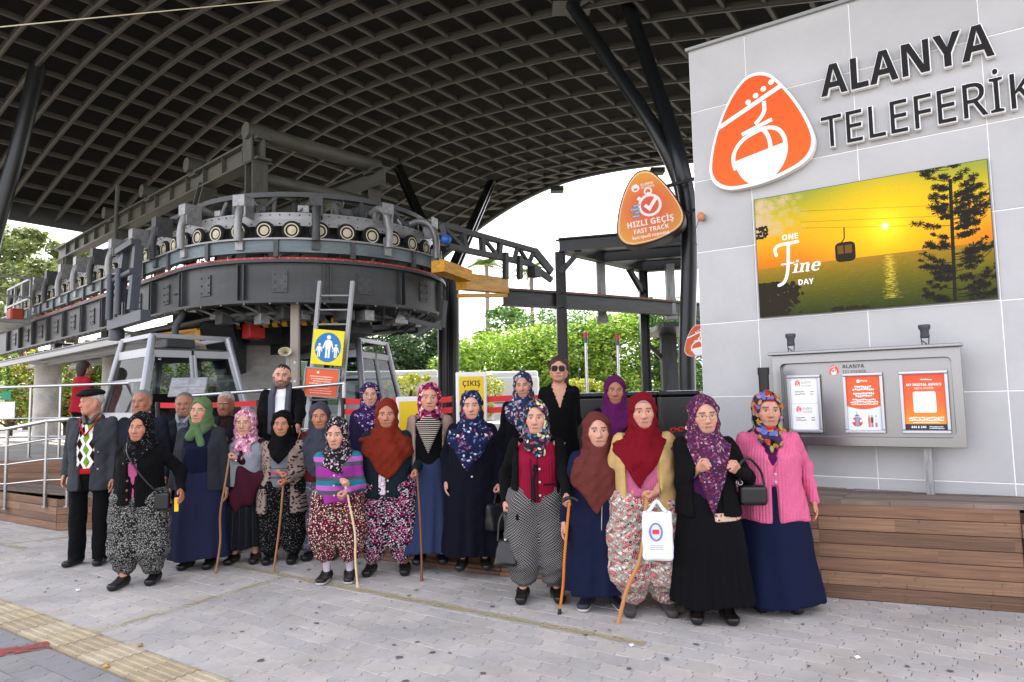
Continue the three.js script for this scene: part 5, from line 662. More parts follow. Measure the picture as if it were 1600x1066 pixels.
    if (ou.buttons) { const [n, y0, y1, bx, bm] = ou.buttons; for (let i = 0; i < n; i++) { const y = y0 + (y1 - y0) * i / Math.max(1, n - 1); let z = .4; while (z > 0 && outerT(bx, y, z) > .001) z -= .003; const b = obj('button', buttonG, bm, root); b.position.set(bx, y, z + .003); } }
    if (vest && o.under) obj('sleeves', setUv(snet((x, y, z) => { let d = 1; for (const a of sleeve) for (const c of a) d = Math.min(d, c(x, y, z) + .004); return d + fold(x, y, z, .003); }, ...bound(Math.min(...arms.map(a => Math.min(a.W.y, a.E.y))) - .08, top), .0125), pln), o.under, root);
    if (ou.zip) { const p = []; for (let y = hem + .03; y < yS - .02; y += .05) { let z = .4; while (z > 0 && outerT(.01, y, z) > .001) z -= .003; p.push(V(.01 + .006 * Math.sin(y * 9), y, z + .004)); } obj('zip', tube(p, .005, 50, 6), mat(0x8a8c90, .4, { metalness: .6 }), root); }
  }
  const hmI = o.hm.clone().invert(), e = hmI.elements, hl = (x, y, z) => [e[0] * x + e[4] * y + e[8] * z + e[12], e[1] * x + e[5] * y + e[9] * z + e[13], e[2] * x + e[6] * y + e[10] * z + e[14]];
  if (o.scarf) {
    const s = o.scarf, w1 = ell(0, .024, -.016, .097, .113, .116), w2 = ell(0, -.07, .0, .084, .08, .094), nk = rcone(V((o.hx ?? 0) * .8, H - .24, .012 + lift), V(0, yS + .01, .0), .078, .1), fw = s.fw ?? .066, fh = s.fh ?? .096, tail = s.tail ?? .22, tx = s.tx ?? 0, sl = (s.slope ?? 1) * 1.45, bk = s.back ?? .12;
    const cp = o.hm.clone(), chin = V(0, -.125, .075).applyMatrix4(cp);
    const tails = s.knot ? [rcone(chin, chin.clone().add(V(-.05, -s.knot * .6, .03)), .03, .045), rcone(chin, chin.clone().add(V(.045 + tx, -s.knot, .035)), .03, .038), ell(chin.x, chin.y + .005, chin.z + .015, .038, .03, .03)] : [rcone(chin.clone().add(V(0, .0, -.015)), V(tx, yS - tail * .45, .155 * g), .05, .03)];
    const f = (x, y, z) => { const [a, b, c] = hl(x, y, z); const wr = .004 * Math.sin(b * 55 + a * 22 + ph) * Math.sin(c * 38 + ph) + .003 * Math.sin(Math.atan2(c + .02, b + .02) * 11 + Math.abs(a) * 40 + ph); let d = smin(w1(a, b, c), w2(a, b, c), .05) + wr; d = smin(d, nk(x, y, z), .06) + .003 * Math.sin(y * 70 + x * 30);
      if (!s.tucked) { const yb = z > -.02 ? yS - tail + Math.abs(x - tx) * sl : yS - bk; const dr = smax(tl(x, y, z) - .042 + fold(x * 1.6, y * 1.3, z, .009) + .0075 * Math.sin(Math.atan2(x - tx * .5, yS + .16 - y) * 15 + ph) * clamp((yS + .12 - y) * 6, 0, 1), (yb + .012 * Math.sin(x * 40 + ph) - y) * .6, .02); d = smin(d, dr, .04); }
      for (const t of tails) d = smin(d, t(x, y, z) + fold(x * 2, y * 2, z, .004), s.knot ? .015 : .06);
      const co = Math.max((Math.hypot(a / fw, (b + .018) / fh) - 1) * fw, .012 - c, -.125 - b); return smax(d, -co, .008); };
    const lo = Math.min(yS - tail - .06, chin.y - (s.knot ?? 0) - .08); obj('headscarf', setUv(snet(f, [-.34, lo, -.24], [.34, H + .05, .34], .0088), (x, y, z) => [(Math.atan2(x, z + .02) * .12 + (y < yS ? x * .3 : 0)) / TILE * (s.k ?? 1), (y + z * .2) / TILE * (s.k ?? 1)]), s.mat, root);
    if (s.band) obj('underscarf', snet((x, y, z) => { const [a, b, c] = hl(x, y, z); return Math.max(ell(0, .02, -.01, .086, .104, .106)(a, b, c), .062 - b - c * .0); }, [-.12, H - .14, -.13], [.12, H + .03, .16], .008), s.band, root);
  }
  if (o.hair) { const k = o.hair, w1 = ell(0, .035, -.016, .0835, .0885, .0975), f = (x, y, z) => { const [a, b, c] = hl(x, y, z); let d = (k.vol ? ell(0, .036, -.014, .09, .096, .105) : w1)(a, b, c) + .002 * Math.sin(a * 260 + c * 80) + .0015 * Math.sin(c * 300 + a * 120); if (k.long) d = smin(smin(d, ell(0, .0, -.04, .088, .11, .085)(a, b, c), .03), ell(0, -.1, -.06, .06, .1, .05)(a, b, c), .05); const line = (k.line ?? .062) + .012 * Math.sin(a * 60 + ph) - .9 * Math.max(0, Math.abs(a) - .055); return Math.max(d, (line - b) * .7 - Math.max(0, -c + .03) * (k.side ?? 1.1) + Math.max(0, c - .05) * (k.rec ?? .3), k.long ? -1 : -.06 - b); }; obj('hair', snet(f, [-.14, H - .3, -.18], [.14, H + .05, .16], .0068), mat(k.c, .7), root); }
  if (o.glasses) { const p = (x, y, z) => V(x, y, z).applyMatrix4(o.hm), fr = [], ln = []; for (const s of [-1, 1]) { fr.push(new THREE.TorusGeometry(.0215, .0016, 6, 24).scale(1.1, .85, 1).translate(s * .032, -.004, .101)); fr.push(rod(V(s * .055, .002, .1), V(s * .083, .004, .0), .0016, .0016, 6)); ln.push(new THREE.CircleGeometry(.0215, 20).scale(1.1, .85, 1).translate(s * .032, -.004, .101)); } fr.push(rod(V(-.009, 0, .102), V(.009, 0, .102), .0016, .0016, 6)); if (o.glasses === 'sun') { const d = [-1, 1].map(s => { const b = new RoundedBoxGeometry(.054, .046, .006, 3, .0028); return b.translate(s * .032, -.005, .104); }); obj('sunglasses', [...d, ...fr].map(q => q.applyMatrix4(o.hm)), new THREE.MeshPhysicalMaterial({ color: 0x040405, roughness: .2, specularIntensity: .35 }), root); } else { const gl = obj('glasses', fr.map(q => q.applyMatrix4(o.hm)), mat(0xa89878, .25, { metalness: .8 }), root); obj('lens', ln.map(q => q.applyMatrix4(o.hm)), clearLens, gl); } }
  // shoes
  const sp = o.feet ?? .1; for (const s of [-1, 1]) { const z0 = (o.step ?? 0) * s, rs = s * (o.toe ?? .12), A = V(s * sp, .045, z0 - .05), B = V(s * sp + Math.sin(rs) * .15, .04, z0 + .14), h = V(s * sp, .06, z0 - .02), f1 = rcone(A, B, .046, .047), f2 = rcone(h, V(s * sp, .09, z0 - .02), .05, .042), f = (x, y, z) => Math.max(smin(f1(x, y, z), f2(x, y, z), .03), .004 - y, y - (.085 - clamp((z - z0), 0, .08) * .35)); const m = obj('shoe', snet(f, [s * sp - .12, -.01, z0 - .13], [s * sp + .14, .13, z0 + .22], .0085), o.shoe ?? shoeM, root); if (o.sole) obj('sole', snet((x, y, z) => Math.max(f1(x, y, z) - .005, y - .026, .002 - y), [s * sp - .13, -.014, z0 - .14], [s * sp + .15, .05, z0 + .23], .009), soleM, m); }
  return o;
}
function cane(label, topP, tipPx, mt, o = {}) {
  const t = thing('walking_stick', label, 'walking stick', [0, 0, 0]); const tip = o.tip ?? onLevel(...tipPx, o.lvl ?? 0), d = topP.clone().sub(tip), mid = tip.clone().addScaledVector(d, .5).add(V(o.bend ?? .02, 0, .01));
  obj('shaft', new THREE.TubeGeometry(new THREE.CatmullRomCurve3([tip.clone().addScaledVector(d, .02), tip.clone().addScaledVector(d, .25).add(V(.008, 0, 0)), mid, tip.clone().addScaledVector(d, .78).add(V((o.bend ?? .02) * .5, 0, 0)), topP]), 30, o.r ?? .0105, 9, false), mt, t);
  obj('ferrule', rod(tip.clone().addScaledVector(d, -.002), tip.clone().addScaledVector(d, .05), .015, .012, 12), o.fer ?? mt, t);
  if (o.handle) obj('handle', tube([topP.clone().add(V(-.06, .0, .02)), topP.clone().add(V(-.02, .022, .01)), topP.clone().add(V(.03, .018, 0)), topP.clone().add(V(.06, .0, 0))], .013, 14, 8), M.black, t); else obj('knob', new THREE.SphereGeometry(.017, 12, 8).translate(topP.x, topP.y, topP.z), mt, t);
}
const handW = (p, i) => p.root.localToWorld(p.arms[i].hand.clone());
const gr0 = (x, y, h = 0) => { const p = onLevel(x, y, h); return { x: p.x, z: p.z, y: h }; };
const Vn = (half, y0, y1) => y => y > y1 ? half * 1.0 : y > y0 ? half * (y - y0) / (y1 - y0) : 0;   // V-shaped neck opening
const skin = { a: 0xb27e64, b: 0xab745a, c: 0xb98870, d: 0x99654c, e: 0xbf907a, f: 0x80523c };
const black = plain(0x0a0a0c), navy = plain(0x171c33), blackK = knit(0x0a0a0c), darkTr = plain(0x0c0d0f), silverB = mat(0xb8b8b0, .3, { metalness: .7 }), brownB = mat(0x7a4c2a, .4);

// ---------- the group ----------
const PP = {};
PP[1] = person({ ...gr0(138, 881), H: 1.74, male: true, yaw: .12, turn: -.75, label: 'old man in black flat cap, grey coat and argyle sweater', skin: skin.a, brow: 0x8a8580, bt: .005, hem: .74, hair: { c: 0xb0aca6, line: .05 }, R: { px: [100, 752], f: .02 }, L: { px: [174, 760], f: .05 },
  lower: { type: 'trousers', mat: darkTr, hem: .05 }, outer: { mat: plain(0x3a3c40), name: 'coat', open: y => y > 1.42 ? .085 : y > .98 ? .085 : y > .7 ? .05 : .0, neck: .07, buttons: [2, .95, 1.12, .12, mat(0x9a9a98, .4)] }, inner: drawn(c => { c.fillStyle = '#efece6'; c.fillRect(0, 0, 256, 256); const dm = (x, y, k) => { c.fillStyle = k; c.beginPath(); c.moveTo(x, y - 64); c.lineTo(x + 32, y); c.lineTo(x, y + 64); c.lineTo(x - 32, y); c.fill(); }; for (const oy of [-128, 0, 128, 256]) for (const [x, k] of [[0, '#2c1512'], [64, '#6f9a2c'], [128, '#2c1512'], [192, '#6f9a2c'], [256, '#2c1512']]) dm(x, oy + (x % 128 ? 64 : 0), k); }), innerName: 'sweater', inHem: .93, inTop: -.02, feet: .11, toe: .2 });
{ const p = PP[1]; obj('sweater_band', setUv(snet((x, y, z) => Math.max(Math.abs(x) - .12, .02 - z, loft([[.8, .185, .14, 0], [1.1, .185, .14, 0]])(x, y, z) - .004, .9 - y, y - .96), [-.2, .85, -.02], [.2, 1.0, .22], .011), (x, y) => [x, y]), plain(0xa81a1c), p.root);
  obj('collar_trim', [-1, 1].map(s => tube([V(s * .085, 1.46, .07), V(s * .06, 1.38, .12), V(0, 1.28, .158)], .008, 14, 8)), plain(0xa81a1c), p.root); obj('shirt_collar', [-1, 1].map(s => tube([V(s * .07, 1.5, .03), V(s * .045, 1.45, .09), V(s * .02, 1.4, .115)], .018, 12, 8)), plain(0x5a5650), p.root);
  obj('lapel', [-1, 1].map(s => { const g = new THREE.ExtrudeGeometry(new THREE.Shape([[0, 0], [.075, .05], [.09, .2], [.02, .24]].map(([x, y]) => new THREE.Vector2(x * s, y))), { depth: .012, bevelEnabled: true, bevelSize: .004, bevelThickness: .004, bevelSegments: 1 }); return g.rotateX(-.32).rotateY(s * .45).translate(s * .075, 1.2, .168); }), plain(0x34363a), p.root);
  obj('flat_cap', snet((x, y, z) => { const q = V(x, y, z).applyMatrix4(p.hm.clone().invert()); return Math.max(smin(ell(0, .095, -.005, .098, .042, .118)(q.x, q.y, q.z), ell(0, .068, .085, .068, .013, .055)(q.x, q.y, q.z), .03), .052 - q.y); }, [-.16, 1.6, -.16], [.16, 1.84, .2], .0085), plain(0x16171a), p.root); }
PP[2] = person({ ...gr0(216, 913), H: 1.5, g: 1.1, yaw: .1, label: 'woman in black dotted scarf, black cardigan over pink, grey speckled baggy trousers', skin: skin.b, hem: .70, step: -.06, R: { px: [183, 788], f: .08 }, L: { px: [280, 778], f: .1 }, feet: .11,
  lower: { type: 'salwar', hem: .09, mat: print('#1a1a1a', ['#a8a6a0', '#8c8a86', '#b8b6b0'], 900, 2.2, 4.6, 3, { thin: .5 }), w: .135 }, outer: { mat: blackK, open: y => y > 1.17 ? .075 : y > .95 ? .04 : .022, ox: .0, buttons: [3, .76, .92, -.035, brownB] }, inner: knit(0xb85a86), inHem: .72, inTop: .05, scarf: { mat: print('#0c0c0e', ['#b8b8b4', '#8a8a90', '#a8a4a0'], 90, 1.5, 4, 5), tail: .12, knot: .3, slope: .7 } });
PP[3] = person({ x: -3.83, z: -7.3, H: 1.73, male: true, yaw: .1, turn: -.1, label: 'grey haired man in navy jacket over dark red behind the dotted scarf woman', skin: skin.d, brow: 0x5a544e, hem: .78, hair: { c: 0x6e6c6a, line: .062 }, lower: { type: 'trousers', mat: darkTr, hem: .05 }, outer: { mat: plain(0x1c1e28), name: 'jacket', open: Vn(.07, 1.0, 1.35) }, inner: plain(0x56161c), innerName: 'sweater', inTop: 0 });
PP[4] = person({ x: -3.62 + .02, z: -7.75, H: 1.7, male: true, yaw: .15, turn: .1, label: 'balding man with grey moustache in dark jacket behind the green scarf woman', skin: skin.d, brow: 0x6a645e, tache: 0x9a948c, hem: .78, hair: { c: 0x5c5854, line: .078, rec: 1.1 }, lower: { type: 'trousers', mat: darkTr, hem: .05 }, outer: { mat: plain(0x1d2026), name: 'jacket', open: Vn(.06, 1.1, 1.35) }, inner: plain(0x7c828c), innerName: 'shirt' });
for (const p of [PP[3], PP[4]]) obj('shirt_collar', [-1, 1].map(s => tube([V(s * .075, p.H - .225, .02), V(s * .055, p.H - .27, .09), V(s * .022, p.H - .33, .135)], .017, 12, 8)), plain(0x8a909a), p.root);
PP[5] = person({ ...gr0(311, 886), H: 1.63, g: 1.2, yaw: .1, label: 'woman in green scarf and glasses with navy blouse and long navy skirt', skin: skin.c, glasses: 1, hem: .74, sock: 0xb9b3ac, pitch: -.02, lower: { type: 'skirt', mat: plain(0x20243c), hem: .105, w: .25, amp: .026, n: 11 }, outer: { mat: plain(0x2c2e33), open: y => .115, neck: .05 }, inner: plain(0x10142a), inHem: .86, scarf: { mat: plain(0x526d48), tail: .08, knot: .2, slope: 1.2, tx: .02 } });
PP[6] = person({ x: -3.13, z: -7.7, H: 1.7, male: true, yaw: .15, turn: -.1, pitch: .1, label: 'tanned white haired man in black jacket peering between two scarves', skin: skin.f, brow: 0x9a948e, hem: .78, hair: { c: 0x94928f, line: .06 }, lower: { type: 'trousers', mat: darkTr, hem: .05 }, outer: { mat: plain(0x17181c), name: 'jacket', open: Vn(.05, 1.15, 1.35) }, inner: plain(0x2a1214), innerName: 'shirt' });
PP[7] = person({ ...gr0(382, 878), H: 1.5, g: 1.08, yaw: .1, turn: -.05, label: 'woman in pink scarf and glasses, grey vest and striped black skirt', skin: skin.e, glasses: 1, hem: .76, R: { px: [351, 768], f: .12 }, L: { px: [360, 716], f: .26, dir: [-.9, .1, .3], pose: 'grip' }, lower: { type: 'skirt', mat: drawn(c => { c.fillStyle = '#0f1014'; c.fillRect(0, 0, 256, 256); for (let i = 0; i < 16; i++) { c.fillStyle = i % 4 ? '#1d2026' : '#3c464c'; c.fillRect(i * 16, 0, 2.5, 256); } }), hem: .16, w: .235, amp: .04, n: 18 }, outer: { mat: plain(0x888c92), sleeveless: true, name: 'vest', open: y => y < .95 ? 0 : Vn(.06, .95, 1.2)(y), buttons: [3, .82, 1.02, -.02, silverB] }, under: plain(0x2c1626), inner: plain(0x34182c), scarf: { mat: print('#c08498', ['#d8a4b4', '#9a5a76', '#e6c4cc', '#7a3c5e'], 130, 7, 20, 8), tail: .1, knot: .2, slope: 1, tx: .03 } });
obj('jacket_on_arm', snet((x, y, z) => smin(ell(.02, .72, .2, .1, .19, .05)(x, y, z), ell(.1, .8, .17, .12, .12, .05)(x, y, z), .05) + .012 * Math.sin(x * 30 + y * 12), [-.16, .45, .08], [.3, 1.0, .32], .011), plain(0x3d1422), PP[7].root);
PP[8] = person({ x: -2.55, z: -7.8, y: .24, H: 1.75, male: true, face: 'my', yaw: .12, label: 'young bearded man in black suit with grey scarf and white shirt', skin: skin.e, brow: 0x17120f, bt: .0058, beard: 0x2a1f1a, lip: 0xa86458, hem: .78, hair: { c: 0x17120f, line: .066, rec: .15 }, L: { px: [468, 684], f: .5, dir: [.35, -.8, .5] }, lower: { type: 'trousers', mat: darkTr, hem: .05 }, outer: { mat: plain(0x08080a), name: 'suit_jacket', open: Vn(.1, .95, 1.3) }, inner: plain(0xe4e6ee), innerName: 'shirt' });
obj('neck_scarf', [-1, 1].map(s => snet((x, y, z) => Math.max(rcone(V(s * .085, 1.51, .0), V(s * .085, 1.4, .12), .035, .04)(x, y, z), -1) < 9 ? Math.min(rcone(V(s * .075, 1.53, .0), V(s * .088, 1.4, .125), .03, .034)(x, y, z), rcone(V(s * .088, 1.4, .125), V(s * .08, 1.02, .155), .034, .04)(x, y, z)) + .004 * Math.sin(x * 120) : 1, [s * .085 - .07, .95, -.06], [s * .085 + .07, 1.6, .23], .01)), plain(0x4a4c54), PP[8].root);
PP[9] = person({ ...gr0(440, 878), H: 1.48, g: 1.05, yaw: .1, label: 'woman in black scarf, spotted taupe cardigan and dotted black baggy trousers', skin: skin.b, hem: .5, R: { px: [443, 746], f: .24, dir: [.6, -.6, .5], pose: 'grip' }, L: { px: [440, 758], f: .27, dir: [-.6, -.6, .5], pose: 'grip' }, lower: { type: 'salwar', hem: .08, w: .12, mat: print('#0e0e10', ['#cfcac0', '#a8a49a'], 130, 2, 4, 9) }, outer: { mat: print('#8f7d74', ['#1d1819', '#231c1c'], 60, 8, 12, 10, { thin: .8 }), open: y => .085 + (y < .8 ? .03 : 0), pad: .035 }, inner: drawn(c => { c.fillStyle = '#6c7078'; c.fillRect(0, 0, 256, 256); c.fillStyle = '#c02a70'; c.fillRect(0, 70, 256, 24); c.fillStyle = '#4c5058'; c.fillRect(0, 120, 256, 18); c.fillRect(0, 30, 256, 10); }), inHem: .74, scarf: { mat: plain(0x09090b), tail: .2, slope: 1.0, fw: .063, fh: .09 } });
PP[10] = person({ ...gr0(500, 872), z: gr0(500, 872).z, H: 1.55, yaw: .08, label: 'woman in dark grey scarf and printed baggy trousers behind the striped cardigan', skin: skin.b, hem: .78, lower: { type: 'salwar', hem: .08, mat: print('#5c6070', ['#c8c0cc', '#9a6a84', '#2a2c34'], 260, 3, 7, 12) }, outer: { mat: plain(0x58181a), name: 'sweater' }, scarf: { mat: plain(0x3c3e48), tail: .42, slope: .55, back: .3 } });
PP[11] = person({ ...gr0(528, 907), H: 1.41, g: 1.0, yaw: .06, stoop: .03, pitch: .1, label: 'small woman in striped purple and teal cardigan with red floral trousers', skin: skin.e, hem: .69, sole: true, sock: 0xb0a4ac, R: { px: [538, 758], f: .26, dir: [.5, -.5, .6], pose: 'grip' }, L: { px: [535, 777], f: .28, dir: [-.5, -.6, .5], pose: 'grip' }, lower: { type: 'salwar', hem: .17, w: .15, mat: print('#3c1420', ['#d8ccb0', '#b02850', '#7c1c34', '#e0d4c0', '#486048'], 420, 4, 8, 13) }, outer: { mat: drawn(c => { [['#8f2f86', 46], ['#4a4c56', 38], ['#1f6f80', 42], ['#a85aa8', 46], ['#4a4c56', 40], ['#8f2f86', 44]].reduce((y, [k, h]) => { c.fillStyle = k; c.fillRect(0, y, 256, h); return y + h; }, 0); }), buttons: [5, .76, 1.1, .0, silverB] }, scarf: { mat: print('#1d1c26', ['#c8b0a0', '#8a7a7c', '#d8c8b8', '#5a4a5a'], 150, 5, 11, 14), tail: .14, slope: .8, knot: .18, k: 1.1 } });
PP[12] = person({ x: -1.57, z: -7.75, y: .24, H: 1.52, yaw: .08, label: 'woman in purple patterned scarf and glasses at the back by the ladder', skin: skin.e, glasses: 1, hem: .7, lower: { type: 'skirt', mat: plain(0x24242c), hem: .12 }, outer: { mat: plain(0x241a38), name: 'coat' }, scarf: { mat: print('#2c1c44', ['#5a2c62', '#8a6a9a', '#1d1c3c', '#c8b8d0'], 130, 5, 13, 15), tail: .24, slope: .8 } });
PP[13] = person({ ...gr0(606, 895), H: 1.57, g: 1.32, yaw: .04, label: 'stout woman in rust headscarf, dark teal cardigan and pink floral trousers', skin: skin.b, hem: .70, feet: .15, R: { px: [573, 774], f: .06 }, L: { px: [650, 744], f: .2, pose: 'grip', dir: [.1, -.7, .5] }, lower: { type: 'salwar', hem: .1, w: .125, sp: .125, mat: print('#17171c', ['#b9bcc6', '#8a8d98', '#c02a68', '#d05a8c', '#e0e0e4'], 430, 4, 8, 16) }, outer: { mat: knit(0x18242c), open: y => y < 1.12 ? .028 + (1.12 - y) * .02 : 0, ox: -.02, buttons: [5, .76, 1.14, .035, silverB] }, inner: print('#d8ccd4', ['#2a2a30', '#c05a84', '#8a8a94'], 200, 4, 8, 17), scarf: { mat: plain(0x6b2314), tail: .4, slope: .75, tx: .03, back: .2 } });
PP[14] = person({ ...gr0(674, 878, .07), H: 1.64, yaw: .02, label: 'woman in magenta scarf, beige sleeves over black top and blue skirt', skin: skin.c, hem: .80, lower: { type: 'skirt', mat: plain(0x2c3654), hem: .11, w: .3, amp: .05, n: 14 }, outer: { mat: plain(0x9a8476), open: y => .125 }, inner: plain(0x08080a), inHem: .82, scarf: { mat: print('#7a1c4c', ['#c0286a', '#d88a9c', '#2c1420', '#e0b8b0'], 90, 9, 24, 18), tail: .1, slope: 1.2 } });
obj('zigzag_scarf', setUv(snet((x, y, z) => Math.max(PP[14] && loft([[.9, .2, .175, .012], [1.36, .19, .16, .01], [1.45, .1, .09, 0]])(x, y, z) - .018, (1.0 + Math.abs(x) * 2.3) - y, .02 - z, y - 1.36 + Math.abs(x) * .6, Math.abs(x) - .15), [-.24, 1.0, 0], [.24, 1.45, .26], .01), (x, y) => [x / TILE, y / TILE]), drawn(c => { c.fillStyle = '#0e0d10'; c.fillRect(0, 0, 256, 256); c.strokeStyle = '#cfc4b4'; c.lineWidth = 5; for (let y = 8; y < 256; y += 20) { c.beginPath(); for (let x = 0; x <= 256; x += 8) c.lineTo(x, y + (x / 8 & 1 ? 6 : 0)); c.stroke(); } }), PP[14].root);
PP[15] = person({ ...gr0(741, 887, .07), H: 1.56, g: 1.12, yaw: .02, label: 'woman in long buttoned black navy coat with navy floral scarf and handbag', skin: skin.e, hem: .13, hemW: .22, sock: 0xb08a7a, R: { px: [698, 764], f: .06 }, L: { px: [777, 768], f: .1, pose: 'grip' }, outer: { mat: plain(0x0a0c18), name: 'long_coat', buttons: [4, .82, 1.18, 0, silverB] }, scarf: { mat: print('#171c3c', ['#8a2c4c', '#3c5a7c', '#c8b8b0', '#20264c', '#5a6a8a'], 70, 6, 16, 19), tail: .38, slope: .95, tx: -.03, back: .2 } });
PP[16] = person({ x: .1, z: -7.15, y: .24, H: 1.58, yaw: 0, turn: -.12, label: 'woman in blue floral scarf and black coat beside the sunglasses woman', skin: skin.c, hem: .4, lower: { type: 'skirt', mat: plain(0x14141a), hem: .12 }, outer: { mat: plain(0x0a0b11), name: 'coat' }, scarf: { mat: print('#28304c', ['#7a8aa4', '#c89a94', '#1a2040', '#a8b4c4', '#b06a5a'], 90, 6, 18, 20), tail: .34, slope: .9 } });
PP[17] = person({ ...gr0(844, 936), H: 1.53, g: 1.12, yaw: -.02, label: 'woman in colourful floral scarf with red knitted vest and checked grey trousers', skin: skin.e, hem: .62, feet: .13, R: { px: [791, 798], f: .04, pose: 'grip' }, L: { px: [889, 784], f: .4, pose: 'grip', dir: [.25, -.6, .7] }, lower: { type: 'salwar', hem: .1, w: .135, sp: .12, mat: drawn(c => { c.fillStyle = '#101013'; c.fillRect(0, 0, 256, 256); c.strokeStyle = '#8f8d8a'; c.lineWidth = 3.4; for (let i = -256; i < 512; i += 21.33) { c.beginPath(); c.moveTo(i, 0); c.lineTo(i + 256, 256); c.moveTo(i + 256, 0); c.lineTo(i, 256); c.stroke(); } }) }, outer: { mat: plain(0x09090b), open: y => .145, name: 'long_cardigan' }, inner: knit(0x8c1232), innerName: 'vest', inHem: .76, scarf: { mat: print('#22262c', ['#b02c4c', '#d8c890', '#4c7a6a', '#7a4c7c', '#c8c4b8', '#3c6a8a'], 95, 8, 19, 21), tail: .1, knot: .13, slope: .9 } });
{ const p = PP[17]; const z = y => { let q = .3; const f = loft([[.76, .2 * 1.12, .158 * 1.12, .005], [1.15, .193, .166, .018]]); while (q > 0 && f(0, y, q) > 0) q -= .003; return q + .006; }; obj('vest_opening', [tube([V(-.028, .77, z(.77)), V(-.028, .95, z(.95)), V(-.004, 1.05, z(1.05))], .012, 14, 8), tube([V(-.05, .765, z(.77) - .006), V(-.05, 1.1, z(1.1))], .004, 8, 6), tube([V(.0, .765, z(.77)), V(.0, 1.12, z(1.12))], .004, 8, 6), tube([V(.05, .9, z(.9) - .004), V(.13, .9, z(.9) - .045)], .006, 8, 6)], plain(0x17161f), p.root); for (let i = 0; i < 4; i++) { const b = obj('button', buttonG, silverB, p.root); b.position.set(.016, .82 + i * .1, z(.82 + i * .1) + .006); } }
PP[18] = person({ x: .455, z: -6.95, y: .24, H: 1.72, g: .86, face: 'fy', yaw: -.05, turn: -.06, pitch: -.03, label: 'tall woman with brown hair, sunglasses and black V-neck dress', skin: skin.c, lip: 0xb83c40, hs: 1.02, brow: 0x3a2a20, glasses: 'sun', hem: .3, hemW: .22, hair: { c: 0x34211a, line: .06, long: true, vol: true, rec: .0, side: 2.8 }, L: { px: [886, 700], f: .1 }, lower: { type: 'skirt', mat: black, hem: .2, w: .2 }, outer: { mat: plain(0x070709), name: 'dress', fold: .003, neck: .065, open: Vn(.075, 1.2, 1.42) }, inner: mat(skin.c, .55), innerName: 'bare_neckline', inHem: 1.12, inTop: .07 });
PP[19] = person({ x: .93, z: -6.45, y: .2, H: 1.54, yaw: -.12, turn: .05, label: 'woman in purple headscarf and black coat behind the brown scarf', skin: skin.d, hem: .4, lower: { type: 'skirt', mat: black, hem: .12 }, outer: { mat: plain(0x0a0a0e), name: 'coat' }, scarf: { mat: plain(0x4e1648), tail: .3, slope: 1.0, tx: -.03 } });
PP[20] = person({ ...gr0(941, 947), H: 1.43, g: 1.08, yaw: -.08, pitch: -.04, label: 'short woman in brown headscarf and long zipped navy coat', skin: skin.e, hem: .12, hemW: .24, shoe: shoeNavy, sole: true, toe: .3, sock: 0x4a3434, R: { at: [-.27, .62, .05] }, L: { at: [.27, .62, -.02] }, outer: { mat: plain(0x121830), name: 'long_coat', zip: true }, scarf: { mat: plain(0x5c2c28), tail: .4, slope: .8, tx: -.02, back: .2 } });
PP[21] = person({ ...gr0(1015, 956), H: 1.57, g: 1.24, yaw: -.1, label: 'woman in crimson headscarf, beige jacket over pink and grey floral trousers', skin: skin.c, hem: .74, feet: .13, shoe: mat(0x3c3836, .8), L: { px: [1012, 778], f: .3, pose: 'grip', dir: [-.75, -.45, .4] }, R: { at: [-.3, .72, -.02] }, lower: { type: 'salwar', hem: .06, w: .155, sp: .12, mat: print('#9a948a', ['#a02430', '#c03040', '#2a2a2a', '#d8d4cc', '#5a5a54', '#b8b2a6'], 300, 4, 10, 22, { flower: '#e0c8b8' }) }, outer: { mat: plain(0xb89a64), name: 'jacket', open: y => y > 1.2 ? .12 : .115, ox: -.03, fold: .007 }, inner: knit(0xc4688c), innerName: 'pink_vest', inHem: .84, scarf: { mat: plain(0x6a0a18), tail: .34, slope: 1.0, tx: -.05, fh: .098, band: mat(0x8a7c74, .8) } });
PP[22] = person({ ...gr0(1113, 967), H: 1.54, g: 1.12, yaw: -.14, label: 'woman in paisley scarf and glasses holding her black cardigan over purple', skin: skin.e, glasses: 1, hem: .72, sole: false, R: { px: [1102, 728], f: .26, dir: [.5, .35, .7], pose: 'grip' }, L: { px: [1146, 731], f: .26, dir: [-.5, .35, .7], pose: 'grip' }, lower: { type: 'skirt', mat: plain(0x0a0a0d), hem: .12, w: .255, amp: .035, n: 22 }, outer: { mat: plain(0x0a0a0c), open: y => .085 + (y < 1 ? .01 : 0), ox: -.01 }, inner: plain(0x3a1440), inHem: .84, scarf: { mat: print('#4a2040', ['#8a5a6c', '#7a3c5c', '#20284c', '#a88a90', '#7a3038', '#3c3460'], 260, 4, 11, 23), tail: .5, slope: 2.2, tx: .02 } });
obj('printed_hem', setUv(snet((x, y, z) => Math.max(loft([[.5, .225, .19, 0], [.9, .21, .178, 0]])(x, y, z) - .004, .69 - y, y - .75, .02 - x, .0 - z), [-.02, .66, -.02], [.26, .8, .26], .011), (x, y) => [x * 4, y * 4]), print('#c0a890', ['#8a4a3c', '#5a3a34', '#d8ccb8'], 150, 5, 11, 24), PP[22].root);
